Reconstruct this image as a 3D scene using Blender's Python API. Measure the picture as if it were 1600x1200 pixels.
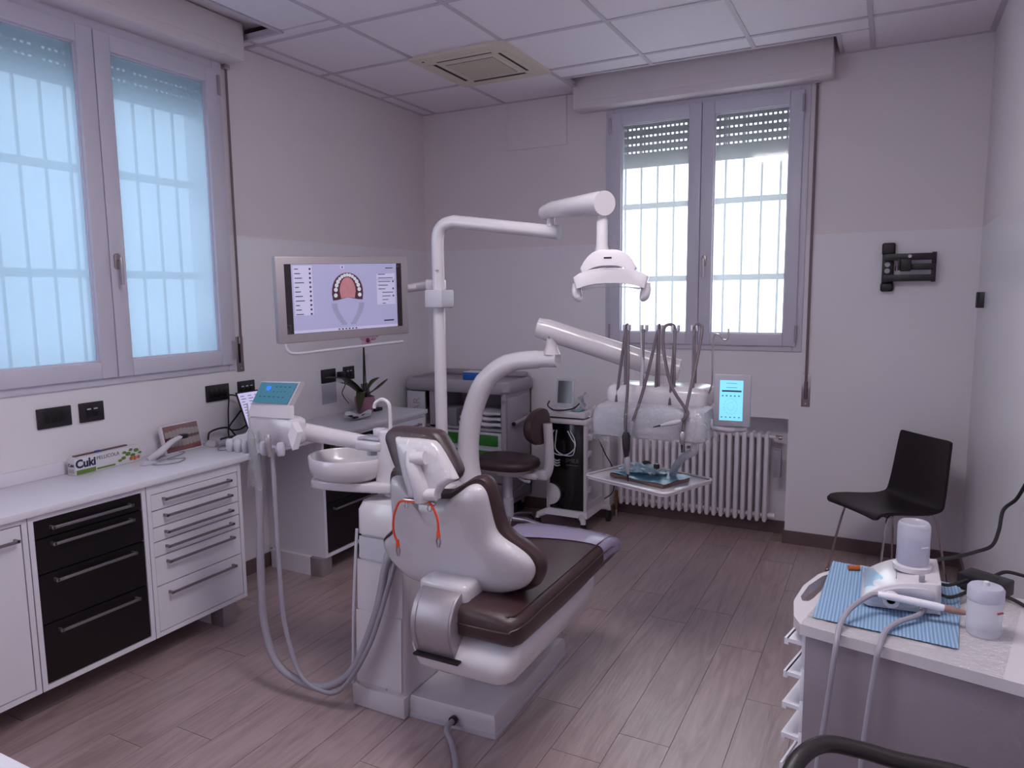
import bpy, bmesh, math, random
from mathutils import Vector, Matrix
random.seed(7)
for o in list(bpy.data.objects): bpy.data.objects.remove(o)
S = bpy.context.scene
COL = S.collection

# ------------------------------------------------------------------ camera, sky, exposure
cam_d = bpy.data.cameras.new('camera'); cam = bpy.data.objects.new('camera', cam_d); COL.objects.link(cam)
cam_d.sensor_fit = 'HORIZONTAL'; cam_d.sensor_width = 36.0; cam_d.lens = 1128.8059 / 1600 * 36
cam_d.clip_start = 0.05; cam_d.clip_end = 200
_p, _y, _r = -0.1227, -0.4804, -0.0106
_f = Vector((math.sin(_y)*math.cos(_p), math.cos(_y)*math.cos(_p), math.sin(_p)))
_rt = Vector((math.cos(_y), -math.sin(_y), 0)); _up = _rt.cross(_f)
_r2 = math.cos(_r)*_rt + math.sin(_r)*_up; _u2 = -math.sin(_r)*_rt + math.cos(_r)*_up
cam.matrix_world = Matrix(((_r2.x, _u2.x, -_f.x, 3.2764), (_r2.y, _u2.y, -_f.y, -4.8415), (_r2.z, _u2.z, -_f.z, 1.6188), (0, 0, 0, 1)))
S.camera = cam
S.view_settings.view_transform = 'Standard'; S.view_settings.look = 'None'
S.view_settings.gamma = 1.0; S.view_settings.use_curve_mapping = False
S.view_settings.exposure = 0.88

W = bpy.data.worlds.new('overcast_sky'); S.world = W; W.use_nodes = True
_bg = W.node_tree.nodes['Background']; _bg.inputs[0].default_value = (0.90, 0.95, 1.0, 1); _bg.inputs[1].default_value = 5.0

# ------------------------------------------------------------------ helpers
def lin(c):
    return tuple((v/12.92 if v <= 0.04045 else ((v+0.055)/1.055)**2.4) for v in c)
def rgb(r, g, b): return lin((r/255, g/255, b/255))
MATS = {}
def mat(name, col, rough=0.5, metal=0.0, var=0.04, scale=8.0, bump=0.0, bscale=60.0, coat=0.0, trans=0.0, emit=0.0, spec=0.5, alpha=1.0):
    m = bpy.data.materials.new(name); m.use_nodes = True; nt = m.node_tree; N = nt.nodes; L = nt.links
    b = N['Principled BSDF']
    tc = N.new('ShaderNodeTexCoord'); nz = N.new('ShaderNodeTexNoise'); nz.inputs['Scale'].default_value = scale; nz.inputs['Detail'].default_value = 3
    L.new(tc.outputs['Object'], nz.inputs['Vector'])
    mx = N.new('ShaderNodeMix'); mx.data_type = 'RGBA'
    mx.inputs[6].default_value = tuple(max(0, v*(1-var)) for v in col) + (1,)
    mx.inputs[7].default_value = tuple(min(1, v*(1+var)) for v in col) + (1,)
    L.new(nz.outputs['Fac'], mx.inputs[0]); L.new(mx.outputs[2], b.inputs['Base Color'])
    b.inputs['Roughness'].default_value = rough; b.inputs['Metallic'].default_value = metal
    b.inputs['Specular IOR Level'].default_value = spec
    if coat: b.inputs['Coat Weight'].default_value = coat; b.inputs['Coat Roughness'].default_value = 0.08
    if trans: b.inputs['Transmission Weight'].default_value = trans
    if alpha < 1: b.inputs['Alpha'].default_value = alpha
    if emit:
        L.new(mx.outputs[2], b.inputs['Emission Color']); b.inputs['Emission Strength'].default_value = emit
    if bump:
        n2 = N.new('ShaderNodeTexNoise'); n2.inputs['Scale'].default_value = bscale; n2.inputs['Detail'].default_value = 4
        L.new(tc.outputs['Object'], n2.inputs['Vector'])
        bp = N.new('ShaderNodeBump'); bp.inputs['Strength'].default_value = bump; bp.inputs['Distance'].default_value = 0.01
        L.new(n2.outputs['Fac'], bp.inputs['Height']); L.new(bp.outputs[0], b.inputs['Normal'])
    MATS[name] = m
    return m
def film_mat(name, fac, tint=(1, 1, 1), rough=0.12, bscale=25, bump=0.6):
    """thin crinkled clear plastic: mostly see-through with glossy wrinkles"""
    m = bpy.data.materials.new(name); m.use_nodes = True; nt = m.node_tree; N = nt.nodes; L = nt.links
    N.remove(N['Principled BSDF']); out = N['Material Output']
    t = N.new('ShaderNodeBsdfTransparent'); t.inputs[0].default_value = tint + (1,)
    g = N.new('ShaderNodeBsdfGlossy'); g.inputs['Roughness'].default_value = rough
    tc = N.new('ShaderNodeTexCoord'); nz = N.new('ShaderNodeTexNoise'); nz.inputs['Scale'].default_value = bscale; nz.inputs['Detail'].default_value = 5; nz.inputs['Distortion'].default_value = 1.5
    L.new(tc.outputs['Object'], nz.inputs['Vector'])
    bp = N.new('ShaderNodeBump'); bp.inputs['Strength'].default_value = bump; bp.inputs['Distance'].default_value = 0.02
    L.new(nz.outputs['Fac'], bp.inputs['Height']); L.new(bp.outputs[0], g.inputs['Normal'])
    mx = N.new('ShaderNodeMixShader'); mx.inputs[0].default_value = fac
    L.new(t.outputs[0], mx.inputs[1]); L.new(g.outputs[0], mx.inputs[2]); L.new(mx.outputs[0], out.inputs[0])
    return m
def pane_mat(name, clear, tint):
    """window pane with frosted film: part see-through, part light-scattering"""
    m = bpy.data.materials.new(name); m.use_nodes = True; nt = m.node_tree; N = nt.nodes; L = nt.links
    N.remove(N['Principled BSDF']); out = N['Material Output']
    t = N.new('ShaderNodeBsdfTransparent'); t.inputs[0].default_value = tint + (1,)
    d = N.new('ShaderNodeBsdfTranslucent')
    tc = N.new('ShaderNodeTexCoord'); nz = N.new('ShaderNodeTexNoise'); nz.inputs['Scale'].default_value = 6
    mp = N.new('ShaderNodeMapping'); mp.inputs['Scale'].default_value = (4, 4, 0.4)
    L.new(tc.outputs['Object'], mp.inputs[0]); L.new(mp.outputs[0], nz.inputs['Vector'])
    mc = N.new('ShaderNodeMix'); mc.data_type = 'RGBA'; mc.inputs[6].default_value = tuple(v*0.94 for v in tint) + (1,); mc.inputs[7].default_value = tint + (1,)
    L.new(nz.outputs['Fac'], mc.inputs[0]); L.new(mc.outputs[2], d.inputs[0])
    mx = N.new('ShaderNodeMixShader'); mx.inputs[0].default_value = clear
    L.new(d.outputs[0], mx.inputs[1]); L.new(t.outputs[0], mx.inputs[2])
    g = N.new('ShaderNodeBsdfGlossy'); g.inputs['Roughness'].default_value = 0.05
    m2 = N.new('ShaderNodeMixShader'); m2.inputs[0].default_value = 0.04
    L.new(mx.outputs[0], m2.inputs[1]); L.new(g.outputs[0], m2.inputs[2]); L.new(m2.outputs[0], out.inputs[0])
    return m

class B:
    """collects faces for ONE mesh part"""
    def __init__(s): s.v = []; s.f = []
    def add(s, vs, fs):
        k = len(s.v); s.v += [tuple(v) for v in vs]; s.f += [tuple(i+k for i in f) for f in fs]; return s
    def box(s, lo, hi, bev=0.0, seg=2, rot=None):
        lo, hi = Vector(lo), Vector(hi); c = (lo+hi)/2; d = hi-lo
        if bev <= 0:
            vs = [Vector((x, y, z)) for x in (-.5, .5) for y in (-.5, .5) for z in (-.5, .5)]
            vs = [Vector((v.x*d.x, v.y*d.y, v.z*d.z)) for v in vs]
            fs = [(0, 1, 3, 2), (4, 6, 7, 5), (0, 4, 5, 1), (2, 3, 7, 6), (0, 2, 6, 4), (1, 5, 7, 3)]
        else:
            bm = bmesh.new(); bmesh.ops.create_cube(bm, size=1.0)
            for v in bm.verts: v.co = Vector((v.co.x*d.x, v.co.y*d.y, v.co.z*d.z))
            bmesh.ops.bevel(bm, geom=list(bm.edges), offset=min(bev, min(d)*0.49), segments=seg, affect='EDGES', profile=0.5)
            bm.verts.index_update(); vs = [v.co.copy() for v in bm.verts]; fs = [[v.index for v in f.verts] for f in bm.faces]; bm.free()
        R = rot if rot is not None else Matrix.Identity(3)
        return s.add([R @ v + c for v in vs], fs)
    def loft(s, rings, closed=True, cap0=True, cap1=True):
        n = len(rings[0]); k = len(s.v)
        for r in rings: s.v += [tuple(p) for p in r]
        for i in range(len(rings)-1):
            for j in range(n if closed else n-1):
                a = k+i*n+j; b = k+i*n+(j+1) % n
                s.f.append((a, b, b+n, a+n))
        if closed and cap0: s.f.append(tuple(k+j for j in reversed(range(n))))
        if closed and cap1: s.f.append(tuple(k+(len(rings)-1)*n+j for j in range(n)))
        return s
    def tube(s, pts, r, n=10, cap=True, flat=1.0):
        pts = [Vector(p) for p in pts]; m = len(pts)
        rr = r if isinstance(r, (list, tuple)) else [r]*m
        t0 = (pts[1]-pts[0]).normalized()
        ref = Vector((0, 0, 1)) if abs(t0.z) < 0.9 else Vector((1, 0, 0))
        nx = t0.cross(ref).normalized(); rings = []
        for i in range(m):
            t = (pts[min(i+1, m-1)]-pts[max(i-1, 0)]).normalized()
            nx = (nx - t*nx.dot(t)).normalized(); ny = t.cross(nx)
            rings.append([pts[i] + nx*math.cos(2*math.pi*j/n)*rr[i] + ny*math.sin(2*math.pi*j/n)*rr[i]*flat for j in range(n)])
        return s.loft(rings, cap0=cap, cap1=cap)
    def cyl(s, a, b, r, n=16, r2=None): return s.tube([a, b], [r, r if r2 is None else r2], n)
    def lathe(s, prof, c=(0, 0, 0), n=24, axis='Z', cap0=True, cap1=True, sx=1, sy=1):
        rings = []
        for (r, h) in prof:
            ring = []
            for j in range(n):
                a = 2*math.pi*j/n; p = (r*math.cos(a)*sx, r*math.sin(a)*sy, h)
                if axis == 'X': p = (h, p[0], p[1])
                if axis == 'Y': p = (p[1], h, p[0])
                ring.append((p[0]+c[0], p[1]+c[1], p[2]+c[2]))
            rings.append(ring)
        return s.loft(rings, cap0=cap0, cap1=cap1)
    def prism(s, poly, fn, h0, h1, bev=0.0):
        """poly: 2d outline; fn(u,v,h) -> 3d point; optional small edge round"""
        if bev:
            cu = sum(p[0] for p in poly)/len(poly); cv = sum(p[1] for p in poly)/len(poly)
            sz = max(max(abs(p[0]-cu), abs(p[1]-cv)) for p in poly); k = 1-bev/sz
            sm = [((p[0]-cu)*k+cu, (p[1]-cv)*k+cv) for p in poly]; b = bev if h1 > h0 else -bev
            k2 = 1-0.3*bev/sz; md = [((p[0]-cu)*k2+cu, (p[1]-cv)*k2+cv) for p in poly]
            seq = [(sm, h0), (md, h0+0.3*b), (poly, h0+b), (poly, h1-b), (md, h1-0.3*b), (sm, h1)]
        else: seq = [(poly, h0), (poly, h1)]
        return s.loft([[fn(u, v, h) for (u, v) in P] for P, h in seq])
    def ball(s, c, r, n=12):
        rx, ry, rz = r if isinstance(r, (tuple, list)) else (r, r, r)
        rings = []
        for i in range(1, n):
            a = math.pi*i/n
            rings.append([(c[0]+rx*math.sin(a)*math.cos(2*math.pi*j/(n*2)), c[1]+ry*math.sin(a)*math.sin(2*math.pi*j/(n*2)), c[2]-rz*math.cos(a)) for j in range(n*2)])
        return s.loft(rings)
    def grid(s, fn, nu, nv):
        k = len(s.v)
        for i in range(nu+1):
            for j in range(nv+1): s.v.append(tuple(fn(i/nu, j/nv)))
        for i in range(nu):
            for j in range(nv):
                a = k+i*(nv+1)+j; s.f.append((a, a+nv+1, a+nv+2, a+1))
        return s
def spline(pts, n=8, closed=False):
    P = [Vector(p) for p in pts]; m = len(P); out = []
    for i in range(m if closed else m-1):
        g = (lambda q: P[q % m]) if closed else (lambda q: P[max(0, min(m-1, q))])
        a, b, c, d = g(i-1), g(i), g(i+1), g(i+2)
        for k in range(n):
            t = k/n
            out.append(0.5*((2*b)+(c-a)*t+(2*a-5*b+4*c-d)*t*t+(3*b-a-3*c+d)*t**3))
    if not closed: out.append(P[-1])
    return out
def spl2(poly, n=4): return [(p.x, p.y) for p in spline([(a, b, 0) for a, b in poly], n, True)]
def rrect(w, h, r, n=4, cx=0, cy=0):
    out = []
    for sx, sy, a0 in ((1, 1, 0), (-1, 1, 90), (-1, -1, 180), (1, -1, 270)):
        for k in range(n+1):
            a = math.radians(a0+90*k/n); out.append((cx+sx*(w/2-r)+r*math.cos(a), cy+sy*(h/2-r)+r*math.sin(a)))
    return out
RM = {}
XF_ = None      # optional placing matrix for a whole sub-assembly
def obj(name, b, m, parent=None, smooth=True, ang=38, world=True):
    me = bpy.data.meshes.new(name)
    vs = b.v if XF_ is None else [tuple(XF_ @ Vector(v)) for v in b.v]
    if parent is not None and world and parent.name in RM:
        I = RM[parent.name].inverted(); vs = [tuple(I @ Vector(v)) for v in vs]
    me.from_pydata(vs, [], b.f); me.validate(); me.update()
    bm = bmesh.new(); bm.from_mesh(me); bmesh.ops.recalc_face_normals(bm, faces=list(bm.faces)); bm.to_mesh(me); bm.free()
    if smooth:
        me.polygons.foreach_set('use_smooth', [True]*len(me.polygons)); me.set_sharp_from_angle(angle=math.radians(ang))
    me.materials.append(m if not isinstance(m, str) else MATS[m])
    o = bpy.data.objects.new(name, me); COL.objects.link(o)
    if name in ('screen_text', 'display_marks', 'panel_marks', 'jaw_teeth', 'teeth_print', 'lower_jaw_ghost', 'leaf_print', 'food_print'): o['kind'] = 'stuff'      # tiny print
    if parent is not None:
        o.parent = parent
        if parent.name in RM: RM[o.name] = RM[parent.name]
        else: RM[o.name] = Matrix.Identity(4)
    else: RM[o.name] = Matrix.Identity(4)
    return o
def tag(o, label, cat, group=None):
    o['label'] = label; o['category'] = cat
    if group: o['group'] = group
    return o
def struct(name, b, m, smooth=False, label=None):
    o = obj(name, b, m, None, smooth); o['kind'] = 'structure'
    if label: o['label'] = label
    return o
def thing(name, loc, label, cat, group=None, rz=0.0):
    o = bpy.data.objects.new(name, None); COL.objects.link(o); o.empty_display_size = 0.05
    o.location = loc; o.rotation_euler = (0, 0, rz)
    RM[o.name] = Matrix.Translation(Vector(loc)) @ Matrix.Rotation(rz, 4, 'Z')
    return tag(o, label, cat, group)
def text(name, s, size, M, m, parent, ext=0.0004, align='CENTER', bold=0.0):
    cu = bpy.data.curves.new(name, 'FONT'); cu.body = s; cu.size = size; cu.align_x = align; cu.align_y = 'CENTER'; cu.extrude = ext; cu.offset = bold; cu.resolution_u = 3
    t = bpy.data.objects.new(name+'_tmp', cu); COL.objects.link(t)
    bpy.context.view_layer.update()
    me = bpy.data.meshes.new_from_object(t.evaluated_get(bpy.context.evaluated_depsgraph_get()))
    bpy.data.objects.remove(t); bpy.data.curves.remove(cu)
    b = B(); b.add([M @ v.co for v in me.vertices], [tuple(p.vertices) for p in me.polygons]); bpy.data.meshes.remove(me)
    return obj(name, b, m, parent, smooth=False)
def frame(o, ex, ey):
    """matrix whose local x,y map to ex,ey at origin o"""
    ex = Vector(ex).normalized(); ey = Vector(ey).normalized(); ez = ex.cross(ey).normalized(); ey = ez.cross(ex)
    return Matrix(((ex.x, ey.x, ez.x, o[0]), (ex.y, ey.y, ez.y, o[1]), (ex.z, ey.z, ez.z, o[2]), (0, 0, 0, 1)))
def xf(M, pts): return [M @ Vector(p) for p in pts]
def dupl(root, label=None, group=None, loc=None):
    r = root.copy(); COL.objects.link(r)
    if loc: r.location = loc
    if label: r['label'] = label
    if group: r['group'] = group
    for ch in list(root.children):
        c = ch.copy(); COL.objects.link(c); c.parent = r
        for g in list(ch.children):
            d = g.copy(); COL.objects.link(d); d.parent = c
    return r
V = Vector
# ------------------------------------------------------------------ materials
WHITE = mat('white_lacquer', rgb(226, 222, 232), 0.32, var=0.02)
PLAST = mat('white_plastic', rgb(206, 199, 206), 0.22, var=0.02, coat=0.3)
PVC = mat('white_pvc_frame', rgb(205, 200, 215), 0.35, var=0.02)
GREYP = mat('grey_plastic', rgb(150, 146, 158), 0.45, var=0.04)
PALEG = mat('pale_grey_plastic', rgb(190, 186, 198), 0.4, var=0.03)
BLACKL = mat('black_lacquer', rgb(15, 9, 12), 0.35, var=0.1)
BLACKP = mat('black_plastic', rgb(28, 22, 28), 0.45, var=0.1)
RUBBER = mat('black_rubber', rgb(24, 20, 24), 0.6, var=0.1)
LEATH = mat('dark_brown_leatherette', rgb(60, 37, 40), 0.36, spec=0.6, var=0.08, bump=0.15, bscale=350)
LEATHB = mat('black_leatherette', rgb(26, 17, 20), 0.42, var=0.1, bump=0.1, bscale=300)
STEEL = mat('brushed_steel', rgb(175, 165, 168), 0.33, metal=0.9, var=0.06, scale=30)
CHROME = mat('chrome', rgb(205, 200, 205), 0.12, metal=1.0, var=0.02)
ALU = mat('brushed_aluminium_cover', rgb(168, 158, 164), 0.42, metal=0.55, var=0.06, scale=40)
HOSE = mat('grey_hose', rgb(152, 146, 158), 0.5, var=0.04)
DKHOSE = mat('dark_grey_hose', rgb(98, 86, 94), 0.5, var=0.06)
FILM = film_mat('clear_plastic_film', 0.06)
FILMB = film_mat('clear_plastic_film_shiny', 0.20, rough=0.10, bscale=40, bump=1.0)
ORANGE = mat('orange_silicone', rgb(226, 72, 22), 0.45, var=0.05)
# ------------------------------------------------------------------ the room shell
def paint(name, low, high, zsplit, rl=0.28, rh=0.75):
    m = bpy.data.materials.new(name); m.use_nodes = True; nt = m.node_tree; N = nt.nodes; L = nt.links; b = N['Principled BSDF']
    g = N.new('ShaderNodeNewGeometry'); sp = N.new('ShaderNodeSeparateXYZ'); L.new(g.outputs['Position'], sp.inputs[0])
    gt = N.new('ShaderNodeMath'); gt.operation = 'GREATER_THAN'; gt.inputs[1].default_value = zsplit; L.new(sp.outputs['Z'], gt.inputs[0])
    nz = N.new('ShaderNodeTexNoise'); nz.inputs['Scale'].default_value = 2.0; nz.inputs['Detail'].default_value = 5; L.new(g.outputs['Position'], nz.inputs['Vector'])
    mx = N.new('ShaderNodeMix'); mx.data_type = 'RGBA'; mx.inputs[6].default_value = low + (1,); mx.inputs[7].default_value = high + (1,); L.new(gt.outputs[0], mx.inputs[0])
    m2 = N.new('ShaderNodeMix'); m2.data_type = 'RGBA'; m2.blend_type = 'MULTIPLY'; m2.inputs[0].default_value = 0.06; L.new(mx.outputs[2], m2.inputs[6]); L.new(nz.outputs['Color'], m2.inputs[7]); L.new(m2.outputs[2], b.inputs['Base Color'])
    rr = N.new('ShaderNodeMapRange'); rr.inputs['To Min'].default_value = rl; rr.inputs['To Max'].default_value = rh; L.new(gt.outputs[0], rr.inputs['Value']); L.new(rr.outputs[0], b.inputs['Roughness'])
    n2 = N.new('ShaderNodeTexNoise'); n2.inputs['Scale'].default_value = 120; L.new(g.outputs['Position'], n2.inputs['Vector'])
    bp = N.new('ShaderNodeBump'); bp.inputs['Strength'].default_value = 0.05; bp.inputs['Distance'].default_value = 0.01; L.new(n2.outputs['Fac'], bp.inputs['Height']); L.new(bp.outputs[0], b.inputs['Normal'])
    return m
WALLM = paint('wall_enamel_below_matt_paint_above', rgb(232, 226, 233), rgb(228, 218, 223), 1.965)
CEILM = mat('mineral_ceiling_tile', rgb(234, 224, 233), 0.85, var=0.03, scale=40, bump=0.1, bscale=200)
GRIDM = mat('ceiling_grid_paint', rgb(196, 186, 198), 0.5)
RX, H = 3.715, 3.0          # right wall, ceiling height
YF = -6.3                   # wall behind the camera
ZT = 3.45
T = 0.3
# left wall with window opening; a second opening behind the camera is added for fill light
SW = (-6.15, -4.35, 0.75, 2.75)
WL = dict(y0=-3.40, y1=-1.945, z0=1.215, z1=2.95)
b = B()
b.box((-T, SW[1], 0), (0, WL['y0'], ZT)).box((-T, YF, 0), (0, SW[0], ZT)).box((-T, SW[0], 0), (0, SW[1], SW[2])).box((-T, SW[0], SW[3]), (0, SW[1], ZT)).box((-T, WL['y1'], 0), (0, 0.3, ZT)).box((-T, WL['y0'], 0), (0, WL['y1'], WL['z0'])).box((-T, WL['y0'], WL['z1']), (0, WL['y1'], ZT))
struct('wall_left', b, WALLM)
WB = dict(x0=1.505, x1=2.80, z0=1.245, z1=2.95); NI = (1.538, 2.738, 0.814)
b = B()
b.box((0, 0, 0), (WB['x0'], T, ZT)).box((WB['x1'], 0, 0), (RX+T, T, ZT)).box((WB['x0'], 0, NI[2]), (WB['x1'], T, WB['z0'])).box((WB['x0'], 0, WB['z1']), (WB['x1'], T, ZT))
b.box((WB['x0'], 0, 0), (NI[0], T, NI[2])).box((NI[1], 0, 0), (WB['x1'], T, NI[2])).box((NI[0], 0.19, 0), (NI[1], T, NI[2]))
struct('wall_back', b, WALLM)
struct('wall_right', B().box((RX, YF, 0), (RX+T, 0, ZT)), WALLM)
struct('wall_front', B().box((-T, YF-T, 0), (RX+T, YF, ZT)), WALLM)
struct('trim_1', B().box((-T, YF-T, ZT), (RX+T, T, ZT+0.1)), WALLM, label='plain concrete slab above the suspended ceiling')
# floor: sub-floor with separate wood-look planks
def plank_mat():
    m = bpy.data.materials.new('wood_look_plank'); m.use_nodes = True; nt = m.node_tree; N = nt.nodes; L = nt.links; b = N['Principled BSDF']
    tc = N.new('ShaderNodeTexCoord'); oi = N.new('ShaderNodeObjectInfo')
    add = N.new('ShaderNodeVectorMath'); add.operation = 'MULTIPLY_ADD'
    cmb = N.new('ShaderNodeCombineXYZ'); L.new(oi.outputs['Random'], cmb.inputs[0]); L.new(oi.outputs['Random'], cmb.inputs[1])
    sc = N.new('ShaderNodeVectorMath'); sc.operation = 'SCALE'; sc.inputs['Scale'].default_value = 37.0; L.new(cmb.outputs[0], sc.inputs[0])
    ad = N.new('ShaderNodeVectorMath'); L.new(tc.outputs['Object'], ad.inputs[0]); L.new(sc.outputs[0], ad.inputs[1])
    mp = N.new('ShaderNodeMapping'); mp.inputs['Scale'].default_value = (7, 0.75, 1); L.new(ad.outputs[0], mp.inputs[0])
    nz = N.new('ShaderNodeTexNoise'); nz.inputs['Scale'].default_value = 2.2; nz.inputs['Detail'].default_value = 8; nz.inputs['Roughness'].default_value = 0.62; nz.inputs['Distortion'].default_value = 2.2; L.new(mp.outputs[0], nz.inputs['Vector'])
    mp2 = N.new('ShaderNodeMapping'); mp2.inputs['Scale'].default_value = (60, 3, 1); L.new(ad.outputs[0], mp2.inputs[0])
    n2 = N.new('ShaderNodeTexNoise'); n2.inputs['Scale'].default_value = 1.5; n2.inputs['Detail'].default_value = 5; n2.inputs['Distortion'].default_value = 0.6; L.new(mp2.outputs[0], n2.inputs['Vector'])
    cr = N.new('ShaderNodeValToRGB'); e = cr.color_ramp.elements
    e[0].position = 0.32; e[0].color = rgb(150, 124, 125) + (1,); e[1].position = 0.72; e[1].color = rgb(186, 161, 162) + (1,)
    k = e.new(0.5); k.color = rgb(170, 145, 146) + (1,)
    L.new(nz.outputs['Fac'], cr.inputs[0])
    hv = N.new('ShaderNodeHueSaturation'); mr = N.new('ShaderNodeMapRange'); mr.inputs['To Min'].default_value = 0.93; mr.inputs['To Max'].default_value = 1.06
    L.new(oi.outputs['Random'], mr.inputs['Value']); L.new(mr.outputs[0], hv.inputs['Value']); L.new(cr.outputs[0], hv.inputs['Color'])
    mm = N.new('ShaderNodeMix'); mm.data_type = 'RGBA'; mm.blend_type = 'MULTIPLY'; mm.inputs[0].default_value = 0.18
    L.new(hv.outputs[0], mm.inputs[6]); L.new(n2.outputs['Fac'], mm.inputs[7]); L.new(mm.outputs[2], b.inputs['Base Color'])
    b.inputs['Roughness'].default_value = 0.33; b.inputs['Specular IOR Level'].default_value = 0.9; b.inputs['Coat Weight'].default_value = 0.35; b.inputs['Coat Roughness'].default_value = 0.3
    ma = N.new('ShaderNodeMath'); ma.operation = 'ADD'; L.new(nz.outputs['Fac'], ma.inputs[0]); L.new(n2.outputs['Fac'], ma.inputs[1])
    bp = N.new('ShaderNodeBump'); bp.inputs['Strength'].default_value = 0.35; bp.inputs['Distance'].default_value = 0.004; L.new(ma.outputs[0], bp.inputs['Height']); L.new(bp.outputs[0], b.inputs['Normal'])
    return m
PLANKM = plank_mat()
GROUT = mat('floor_joint_filler', rgb(150, 128, 126), 0.8)
floor = struct('floor', B().box((-T, YF-T, -0.12), (RX+T, T, -0.004)), GROUT)
joints = {1: -2.975, 2: -2.65, 3: -3.3, 4: -3.155, 5: -2.73, 11: -2.64, 12: -2.445, 13: -1.58, 14: -2.0}
PW, PL = 0.19, 1.2
for k in range(-1, 19):
    x0 = max(0.0, 0.18+PW*k); x1 = min(RX, 0.18+PW*(k+1))
    if x1-x0 < 0.01: continue
    j = joints.get(k, -2.2 - 0.37*((k*5) % 7)/2.3)
    n0 = math.floor((YF-j)/PL)
    y = j+n0*PL
    while y < 0.19:
        a, c = max(y, YF), min(y+PL, 0.0 if not (NI[0] < (x0+x1)/2 < NI[1]) else 0.19)
        if c-a > 0.02:
            cx, cy = (x0+x1)/2, (a+c)/2; hx, hy = (x1-x0)/2-0.0011, (c-a)/2-0.0011
            pb = B(); pb.box((-hx, -hy, -0.008), (hx, hy, 0.0))
            o = obj('plank', pb, PLANKM, floor, smooth=False, world=False); o.location = (cx, cy, 0.0)
        y += PL
# baseboards (same wood-look tile)
BASEM = mat('wood_look_baseboard', rgb(104, 82, 84), 0.4, var=0.18, scale=14)
b = B(); b.box((0, -0.012, 0), (NI[0], 0, 0.085)).box((NI[1], -0.012, 0), (RX, 0, 0.085)).box((NI[0]-0.0, 0.178, 0), (NI[1], 0.19, 0.085)).box((NI[0], -0.012, 0), (NI[0]+0.012, 0.19, 0.085)).box((NI[1]-0.012, -0.012, 0), (NI[1], 0.19, 0.085))
struct('baseboard_back', b, BASEM)
struct('baseboard_left', B().box((0, YF, 0), (0.012, -0.013, 0.085)), BASEM)
struct('baseboard_right', B().box((RX-0.012, YF, 0), (RX, -0.013, 0.085)), BASEM)
# suspended ceiling: tiles on a visible grid; cut back around both shutter boxes
GX, GY, TS = 0.1218, -1.7643, 0.6
CUTB = (1.34, 2.95, -0.37)      # x0,x1,y edge
CUTL = (0.38, -1.86)            # x edge, y end
ceil = struct('ceiling', B().box((CUTL[0], YF, H+0.03), (RX, CUTB[2], H+0.04)), CEILM)
def tile(x0, x1, y0, y1):
    g = 0.010
    if x1-x0 < 0.03 or y1-y0 < 0.03: return
    b = B(); b.box((x0+g, y0+g, H+0.004), (x1-g, y1-g, H+0.018)); obj('ceiling_tile', b, CEILM, ceil, smooth=False)
xs = [0.0]+[GX+TS*i for i in range(7) if GX+TS*i < RX-0.02]+[RX]
ys = []; k = GY+TS*3
while k > YF: ys.append(k); k -= TS
ys = [YF]+sorted(y for y in ys if y < -0.02)+[0.0]
FILL_BAYS = [(i, j) for i in (4, 5) for j in range(len(ys)-1) if abs(ys[j]-(GY-TS*3)) < .01]
for i in range(len(xs)-1):
    for j in range(len(ys)-1):
        x0, x1, y0, y1 = xs[i], xs[i+1], ys[j], ys[j+1]
        if abs(x0-(GX+TS)) < .01 and abs(y0-(GY+TS)) < .01: continue       # air-conditioner bay
        if (i, j) in FILL_BAYS: continue                                        # bays of the added fill panels
        if x1 <= CUTL[0] and y1 <= CUTL[1]: continue
        if x0 < CUTL[0] and y0 < CUTL[1]-0.01:
            if y1 > CUTL[1]: 
                tile(x0, x1, CUTL[1], y1) ; tile(max(x0, CUTL[0]), x1, y0, CUTL[1])
            elif x1 > CUTL[0]: tile(CUTL[0], x1, y0, y1)
            continue
        if y1 > CUTB[2] and x1 > CUTB[0] and x0 < CUTB[1]:
            tile(x0, x1, y0, min(y1, CUTB[2]))
            if x0 < CUTB[0]: tile(x0, CUTB[0], CUTB[2], y1)
            if x1 > CUTB[1]: tile(CUTB[1], x1, CUTB[2], y1)
            continue
        tile(x0, x1, y0, y1)
def gbar(x0, x1, y0, y1, zz=0.0): obj('grid_bar', B().box((x0, y0, H-0.001-zz), (x1, y1, H+0.03)), GRIDM, ceil, smooth=False)
w = 0.012
for x in xs[1:-1]:
    y1 = 0.0
    if CUTB[0] < x < CUTB[1]: y1 = CUTB[2]
    if x < CUTL[0]: gbar(x-w, x+w, CUTL[1], y1)
    else: gbar(x-w, x+w, YF, y1)
for y in ys[1:-1]: gbar(CUTL[0] if y < CUTL[1] else 0.0, RX, y-w, y+w, 0.0004)
gbar(0, 0.022, CUTL[1], 0, 0.0002); gbar(RX-0.03, RX, YF, 0, 0.0006); gbar(0.0, CUTB[0], -0.02, 0, 0.0008); gbar(CUTB[1], RX, -0.02, 0, 0.0008)
gbar(CUTB[0], CUTB[1], CUTB[2]-0.004, CUTB[2]+0.02, 0.001); gbar(CUTB[1], CUTB[1]+0.022, CUTB[2], 0, 0.001); gbar(CUTB[0]-0.022, CUTB[0], CUTB[2], 0, 0.001)
gbar(CUTL[0]-0.02, CUTL[0]+0.004, YF, CUTL[1], 0.001); gbar(0.0, CUTL[0], CUTL[1], CUTL[1]+0.022, 0.001)
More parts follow.
